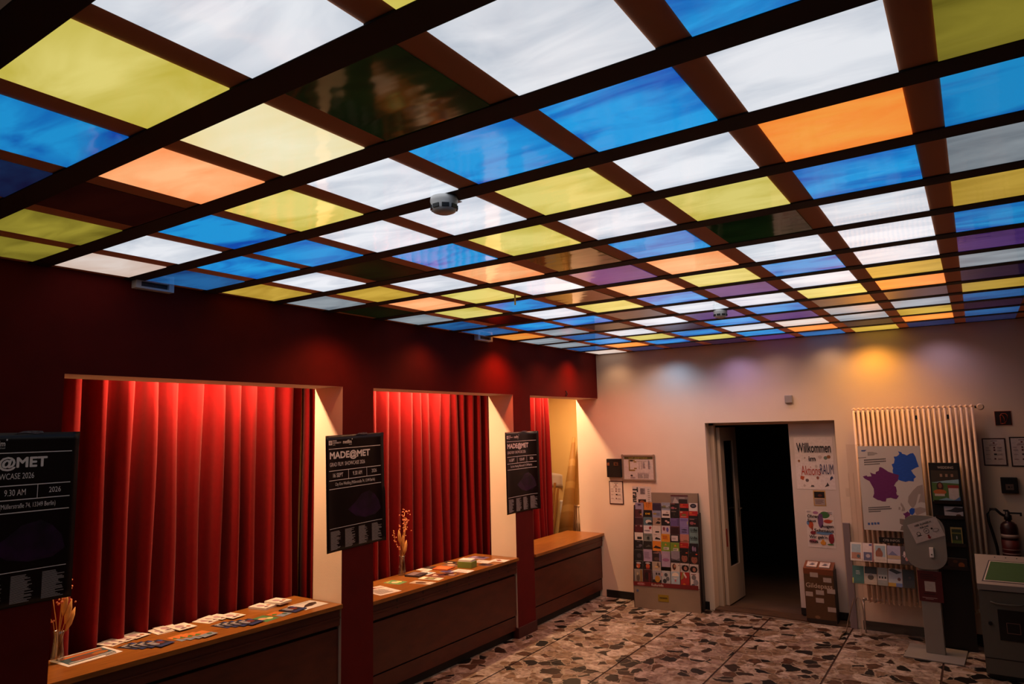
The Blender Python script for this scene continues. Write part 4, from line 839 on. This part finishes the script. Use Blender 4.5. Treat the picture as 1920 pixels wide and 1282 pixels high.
for pts, m, z in [([(905,625),(912,850),(860,838),(830,850),(870,740),(840,740),(800,860),(760,910),(730,880),(705,830),(720,760),(780,690),(840,640)], LAND, .0006), ([(620,830),(645,870),(665,920),(655,940),(615,940),(630,900),(610,860)], LAND, .0006), ([(585,885),(605,885),(605,920),(580,920)], LAND, .0006),
                  ([(585,1030),(650,1040),(650,1090),(610,1110),(582,1090)], LAND2, .0006), ([(760,920),(850,900),(912,920),(912,960),(800,1000),(780,960)], LAND, .0006), ([(600,1118),(650,1130),(640,1180),(580,1170)], LAND2, .0006), ([(660,1140),(700,1130),(690,1165)], LAND2, .0006),
                  ([(740,905),(780,915),(775,965),(745,995),(715,975),(712,930)], BLUE, .0009), ([(690,945),(720,975),(715,1010),(710,1035),(690,1030),(680,1045),(650,1030),(655,1000),(630,970),(660,965)], PURP, .0009), ([(720,1040),(745,1060),(750,1120),(735,1110),(725,1070)], LAND, .0006)]:
    mapshape('country_shape', pts, m, z)
bb = MB()
for x0, y0, x1, y1 in [(195,270,480,285),(195,298,480,313),(195,328,400,340),(200,868,480,882),(200,892,498,906),(200,918,360,930),(250,180,330,186),(250,192,370,198),(250,204,380,210),(250,216,340,222),(120,240,230,248)]:
    n = max(3, int((x1-x0)/16))
    for i in range(n):
        a = x0+(x1-x0)*i/n; c = a+(x1-x0)/n*.72
        bb.poly([(PU(a, y1)[0], -.0019, PU(a, y1)[1]), (PU(c, y1)[0], -.0019, PU(c, y1)[1]), (PU(c, y0)[0], -.0019, PU(c, y0)[1]), (PU(a, y0)[0], -.0019, PU(a, y0)[1])])
bb.build('text_lines', ink('2a2226'), mp_)
for x0 in (175, 218, 256, 296):
    bb = MB(); bb.poly([(PU(x, y)[0], -.002, PU(x, y)[1]) for x, y in [(x0, 1085), (x0+28, 1088), (x0+28, 1060), (x0, 1057)]]); bb.build('icon', ink('4a68a8'), mp_)
bb = MB(); bb.poly([(PU(x, y)[0], -.002, PU(x, y)[1]) for x, y in [(170, 165), (215, 168), (240, 150), (170, 148)]]); bb.build('logo', ink('3c5a9a'), mp_)
# leaflets on the shelves
S1 = [('cream city view', 'c6beb8', [('r', .1, .1, .9, .9, '8ba0ac'), ('r', .1, .1, .9, .45, '9a6a54'), ('e', .7, .25, .15, .1, '3a4a50')], .105), ('white with red edge', 'c2b4b4', [('r', .88, 0, .97, 1, '7a2630'), ('r', .1, .05, .85, .5, '4a4a68'), ('e', .5, .3, .2, .1, 'a09098'), ('r', .6, .85, .85, .95, '4a4a7a')], .10), ('boy with brown shirt', 'c0b6ae', [('r', .1, .12, .9, .9, '7f94a0'), ('e', .4, .45, .3, .25, '7a4226'), ('e', .42, .68, .14, .1, '6a3a24'), ('r', .1, .12, .9, .3, 'b0a49c')], .11),
      ('lilac mountain view', '8c86a0', [('p', [(.0, .4), (.4, .7), (.9, .4)], '5a5a80'), ('r', 0, .25, 1, .45, '9a8468'), ('r', 0, 0, 1, .22, 'b8b0ac')], .115), ('dark maroon with white figures', '2a1a22', [('e', .3, .55, .1, .18, 'b0a0a4'), ('e', .6, .65, .1, .15, 'b0a0a4'), ('e', .5, .3, .14, .12, 'a06a68'), ('r', .1, .45, .9, .5, '8a7a80')], .095)]
x = -.022
for k, (dsc, base, deco, w_) in enumerate(S1):
    card('leaflet', '%s leaflet, %s from the left on the upper acrylic shelf' % (dsc, COLN[k]), 'leaflet', w_-.005, .175-.01*(k > 2), .004, base, deco, upright(2.86+x+w_/2, 6.14-.150, .731, 0, R(24)), 'leaflets on the acrylic stand'); x += w_
S2 = [('teal', '2e6258', [('l', .3, .5, .75, .75, 3, 'a0b0a8'), ('r', -.0, .0, .1, .3, 'b0b04a')], .105), ('black and beige', 'b0a494', [('r', 0, .6, 1, 1, '17130f'), ('e', .5, .4, .25, .15, '4a3a24'), ('r', .4, .5, .6, .62, '8a8480')], .11), ('grey with three black icons', '8c908c', [('r', .05, .3, .95, .6, 'b9b3ac'), ('r', .15, .38, .28, .5, '1a1614'), ('r', .42, .38, .56, .5, '1a1614'), ('r', .7, .38, .85, .5, '1a1614')], .09), ('white with yellow and blue foot', 'a8acb4', [('r', 0, 0, .55, .2, 'b08a24'), ('r', .55, 0, 1, .2, '5a70a8'), ('p', [(0, .9), (.3, 1), (1, .8), (.6, .7)], '24242c'), ('e', .78, .42, .12, .1, '5a3020')], .12), ('black', '15100f', [('e', .6, .55, .12, .08, '4a2a28')], .10)]
x = -.02
for k, (dsc, base, deco, w_) in enumerate(S2):
    card('leaflet', '%s leaflet, %s from the left on the lower acrylic shelf' % (dsc, COLN[k]), 'leaflet', w_-.005, .165, .004, base, deco, upright(2.86+x+w_/2, 6.14-.150, .521, 0, R(24)), 'leaflets on the acrylic stand'); x += w_

# ================================================================== BLACK WEDDING STAND
ws = thing('black_leaflet_stand', 'tall black stepped leaflet stand in front of the radiator', 'stand', (3.555, 6.19, 0))
b = MB(); b.prism([(0, 0, 0), (0, -.105, 0), (0, -.085, 1.29), (0, -.095, 1.30), (0, -.075, 1.655), (0, 0, 1.655)], (.245, 0, 0)); b.build('body', BPL, ws)
for z in (1.30, 1.165, .92, .715):
    b = MB(); b.box(.02, .238, -.125, -.085, z-.012, z-.006); b.box(.02, .238, -.127, -.123, z-.012, z+.02); b.build('pocket', mat('smoky_acrylic', '2a2220', .15), ws)
g = bpy.data.objects.new('header_print', card_mesh('header_print', .215, .335, .001, '3a3024', [('r', 0, .84, 1, 1, '12100e'), ('r', .0, .0, 1, .52, '4a6a34'), ('p', [(0, .5), (.5, .56), (1, .6), (1, .48), (.5, .5)], '8ab0c0'), ('e', .3, .40, .13, .12, '3a1c14'), ('e', .3, .42, .07, .07, '8a5a44'), ('e', .28, .25, .24, .07, 'b0602c'), ('r', .08, .14, .45, .2, 'b8aca4'),
  ('r', .6, .05, .97, .36, 'b8b0b0'), ('r', .58, .36, .98, .44, '8a3028'), ('p', [(.2, .03), (.5, .1), (.9, .02)], '7aa0b0'), ('p', [(.75, .02), (1, .14), (1, .02)], '4a70a0'), ('r', .33, .66, .42, .74, '9a7a64'), ('r', .53, .66, .62, .74, '9a7a64'), ('r', .73, .66, .82, .74, '9a7a64')], '17110f')); C.objects.link(g); g.parent = ws
g.matrix_basis = upright(.12, -.0975, 1.308, 0, R(3))
T(g, 'WEDDING', -.05, .295, .075, .318, .006, ink('b0a298'), .02)
for dsc, x, z, w_, h_, base, deco in [('white with dark hills', .165, 1.165, .145, .105, 'a09ca4', [('p', [(0, .6), (.4, .75), (.6, .95), (1, .9), (1, .6), (.7, .5)], '1c1a24'), ('e', .75, .25, .14, .12, '4a2a20')]), ('green-framed photo', .17, .92, .09, .165, '8a7a48', [('r', .1, .1, .9, .9, '24301c'), ('r', .1, .1, .9, .3, '4a6028'), ('r', .1, .65, .9, .72, '6a6a30'), ('e', .5, .45, .05, .1, 'a0a098')]), ('dark orange', .155, .715, .15, .095, '2a1a14', [('e', .7, .4, .16, .25, '8a4a20'), ('r', 0, 0, .7, .2, '6a7484'), ('e', .4, .7, .12, .15, '4a2a14')])]:
    card('leaflet', dsc+' leaflet in a pocket of the tall black stand', 'leaflet', w_, h_, .004, base, deco, upright(3.555+x, 6.19-.116, z-.005, 0, R(4)), 'leaflets in the tall black stand')

# ================================================================== GREY BELL STAND
bs = thing('bell_stand', 'grey floor stand with a rounded head and a white bell notice', 'stand', (3.488, 5.84, 0), R(-3))
b = MB(); b.box(-.225, .225, -.21, .225, 0, .012, bev=.003); b.build('base_plate', GREYB, bs)
b = MB(); b.box(-.072, .075, -.01, .05, .012, .80, bev=.004); b.build('column', GREYB, bs)
b = MB(); hw, hz = .162, .47; pts = []
for cx, cz, r_, a0, a1 in [(hw-.13, .13, .13, -90, 0), (hw-.12, hz-.12, .12, 0, 90), (-hw+.10, hz-.10, .10, 90, 180), (-hw+.13, .13, .13, 180, 270)]:
    for q in range(7):
        a = R(a0+(a1-a0)*q/6); pts.append((cx+r_*math.cos(a), -.03, .735+cz+r_*math.sin(a)))
b.prism(pts, (0, .018, 0)); b.build('head_plate', GREYB, bs)
g = bpy.data.objects.new('notice', card_mesh('notice', .245, .17, .0008, 'b8afac', [('e', .22, .42, .07, .1, '3a3432'), ('e', .22, .43, .05, .07, 'b8afac'), ('r', .13, .3, .3, .33, '2a2422'), ('e', .5, .46, .09, .13, '3a3432'), ('e', .5, .46, .075, .108, 'b8afac'), ('r', .46, .44, .54, .48, '4a4442'), ('e', .80, .38, .1, .08, '5a5250'), ('e', .8, .38, .085, .065, 'b8afac'), ('e', .7, .5, .035, .05, '2a2422'), ('p', [(.47, .26), (.53, .26), (.53, .14), (.57, .14), (.5, .04), (.43, .14), (.47, .14)], '7a1c1c')], 'b8afac')); C.objects.link(g); g.parent = bs
g.matrix_basis = Matrix.Translation((.018, -.032, 1.078)) @ Matrix.Rotation(R(21), 4, 'Y').inverted() @ Matrix.Rotation(R(90), 4, 'X') @ Matrix.Translation((0, -.085, 0))
T(g, 'HIER KLINGELN', -.07, .135, .07, .152, .0052, ink('1c1816'), .03); T(g, 'FÜR DAS', -.035, .108, .035, .125, .0052, ink('1c1816'), .03)
b = MB(); b.box(.03, .062, -.046, -.03, .845, .93, bev=.003); bl = b.build('doorbell', WPL, bs)
b = MB(); b.tube([(.046, -.049, .87), (.046, -.046, .87)], .006, 10); b.build('button', BPL, bl)
b = MB(); b.box(-.085, .102, -.0145, -.0105, .455, .72, bev=.002); b.build('red_sign', mat('dark_red_card', '6b1a1c', .5), bs)
g = bpy.data.objects.new('sign_print', card_mesh('sign_print', .18, .26, .0004, '4f1218', [('r', .26, .33, .72, .66, 'a8a09c'), ('l', .1, .72, .9, .92, 3, '2e0c10'), ('l', .12, .10, .9, .14, 1, 'a88a86'), ('l', .25, .06, .75, .09, 1, 'a88a86'), ('l', .2, .22, .8, .28, 1, '2e0c10')], '4f1218')); C.objects.link(g); g.parent = bs; g.matrix_basis = upright(.0085, -.015, .458)

# ================================================================== GREY CABINET
CX0, CX1, CY0, CY1 = 3.856, 4.40, 5.40, 5.72
cb = thing('grey_cabinet', 'grey metal collection cabinet with a sloped green-marked top at the right edge', 'cabinet', (CX0, CY0, 0))
CW = CX1-CX0
b = MB(); b.prism([(0, 0, .04), (0, 0, .68), (0, CY1-CY0, .86), (0, CY1-CY0, .04)], (CW, 0, 0)); b.build('body', GREYS, cb)
b = MB(); b.box(.02, CW-.02, .02, CY1-CY0-.02, 0, .04); b.build('plinth', BPL, cb)
b = MB(); b.prism([(-.004, -.014, .69), (-.004, -.014, .735), (-.004, CY1-CY0, .915), (-.004, CY1-CY0, .87)], (CW+.008, 0, 0)); b.build('lid', mat('light_grey_lacquer', '8a827b', .5), cb)
sl = math.atan2(.18, CY1-CY0+.014)
def lidM(): return Matrix.Translation((-.004, -.014, .7355)) @ Matrix.Rotation(sl, 4, 'X')
LW = CW+.008; LL = math.hypot(.18, CY1-CY0+.014)
for nm, ins, m, z in [('outline', 0, BPL, .0012), ('border', .008, ink('b8b0a8'), .0018), ('green_field', .016, mat('green_felt', '2c5226', .8, var=.06, scale=60), .0026)]:
    bb = MB(); p0 = [(.035+ins*1.4, .035+ins), (.47-ins*1.4, .035+ins), (.35-ins*.8, LL-.075-ins), (.095+ins*.8, LL-.075-ins)]
    bb.prism([(x, y, 0) for x, y in p0], (0, 0, z)); bb.build(nm, m, cb, M=lidM())
for x in (.14, .215, .29):
    bb = MB(); bb.tube([(x, LL-.03, 0), (x, LL-.03, .002)], .005, 8); bb.build('screw', BPL, cb, M=lidM())
b = MB(); b.tube([(.075, -.002, .60), (.11, -.02, .592), (.19, -.024, .588), (.27, -.02, .592), (.30, -.002, .60)], .006, 8); b.build('handle', GREYS, cb)
b = MB(); b.tube([(.06, -.012, .43), (.06, 0, .43)], .014, 14); b.build('lock', BPL, cb)
b = MB(); b.box(.115, .37, -.006, 0, .31, .545); pn = b.build('dark_panel', mat('dark_panel', '17120f', .4), cb)
for x0, x1, z0, z1 in [(.165, .255, .445, .449), (.165, .255, .367, .371), (.165, .169, .371, .445), (.251, .255, .371, .445)]:
    b = MB(); b.box(x0, x1, -.008, -.006, z0, z1); b.build('panel_border', ink('7a5a50'), cb)
b = MB(); b.box(.004, CW-.004, -.003, 0, .16, .165); b.build('seam', BPL, cb)

# ================================================================== RIGHT WALL ITEMS
fs = thing('extinguisher_sign', 'small dark square sign with a red extinguisher symbol on the white wall', 'sign', (4.174, WY, 2.055))
b = MB(); b.box(-.064, .064, -.004, 0, -.066, .066); b.build('plate', ink('b04a2c'), fs)
b = MB(); b.box(-.061, .061, -.005, -.004, -.063, .063); b.build('field', ink('241012'), fs)
b = MB()
def ring(pts, r=.0035): b.tube([(x, -.006, z) for x, z in pts], r, 5)
ring([(-.02, -.048), (-.02, .015), (-.025, .02), (-.012, .03), (0, .02), (.008, .0), (.008, -.03)]); ring([(-.024, -.05), (.018, -.05)]); ring([(-.018, .035), (-.005, .042), (.02, .042), (.035, .025), (.035, 0), (.022, -.03), (.008, -.045)])
b.build('symbol', ink('b04a2c'), fs)
cp = thing('call_point', 'black alarm call point on the white wall above the extinguisher', 'alarm', (4.165, WY, 1.444))
b = MB(); b.box(-.064, .064, -.045, 0, -.072, .072, bev=.006); b.build('case', BPL, cp)
b = MB(); b.box(-.03, .03, -.047, -.045, -.04, .012); b.build('window', mat('dull_window_pale', '6a5a52', .3), cp)
b = MB(); b.tube([(-.006, -.05, -.014), (-.006, -.047, -.014)], .008, 12); b.tube([(.016, -.05, -.014), (.016, -.047, -.014)], .005, 10); b.build('button', BPL, cp)
ex = thing('fire_extinguisher', 'dark red fire extinguisher with a black hose hung on the white wall', 'fire extinguisher', (4.125, 6.275, .72))
EXR = mat('extinguisher_red', '2c0b0a', .35)
b = MB(); b.lathe([(.0, 0), (.062, 0), (.068, .012), (.068, .35), (.06, .385), (.04, .405), (.022, .412), (.022, .43)][1:], 24); b.build('cylinder', EXR, ex)
b = MB(); b.lathe([(.0685, .27), (.0686, .30)], 24); b.build('label', ink('a89488'), ex)
b = MB(); b.lathe([(.0685, .10), (.0686, .25)], 24); lb = b.build('label', ink('5a1a16'), ex)
b = MB(); b.lathe([(.0688, .165), (.0689, .172)], 24); b.lathe([(.0688, .125), (.0689, .137)], 24); b.build('label', ink('9a7a70'), ex)
b = MB(); b.lathe([(.03, .425), (.03, .465), (.018, .475), (.018, .50)], 14); b.box(-.03, .01, -.012, .012, .50, .512); b.box(.0, .105, -.011, .011, .478, .492, bev=.003); b.box(.09, .105, -.012, .012, .462, .492); b.build('valve_head', BPL, ex)
b = MB(); b.tube([(-.02, 0, .455), (-.05, -.01, .475), (-.085, -.012, .515), (-.125, -.014, .515), (-.148, -.014, .47), (-.145, -.014, .40), (-.125, -.014, .30), (-.105, -.014, .18), (-.1, -.014, .08)], .0125, 10); b.build('hose', BPL, ex)
b = MB(); b.box(-.03, .03, .062, .109, .20, .30); b.build('wall_bracket', BPL, ex)

# ================================================================== CABLES
b = MB(); b.tube([(1.43, WY-.05, .012), (1.7, WY-.035, .012), (2.0, WY-.05, .012), (2.30, WY-.075, .012), (2.36, WY-.09, .012)], .005, 6); tag(b.build('cable', mat('grey_cable', '6a5a4a', .5)), 'thin grey cable lying along the door threshold', 'cable')
b = MB(); b.tube([(2.79, WY-.05, .30), (2.76, WY-.07, .2), (2.735, WY-.12, .10), (2.72, WY-.2, .012), (2.70, WY-.36, .010), (2.70, WY-.5, .010)], .006, 6); tag(b.build('cable', mat('brown_cable', '5a4430', .5)), 'brown cable hanging down the wall left of the radiator onto the floor', 'cable')
b = MB(); b.tube([(2.80, WY-.03, .26), (2.82, WY-.045, .31), (2.85, WY-.05, .30), (2.865, WY-.05, .2), (2.87, WY-.06, .012)], .004, 6); tag(b.build('cable', mat('pale_cable', '8a7a6a', .5)), 'thin looped cable beside the foot of the acrylic stand', 'cable')

finish_texts()
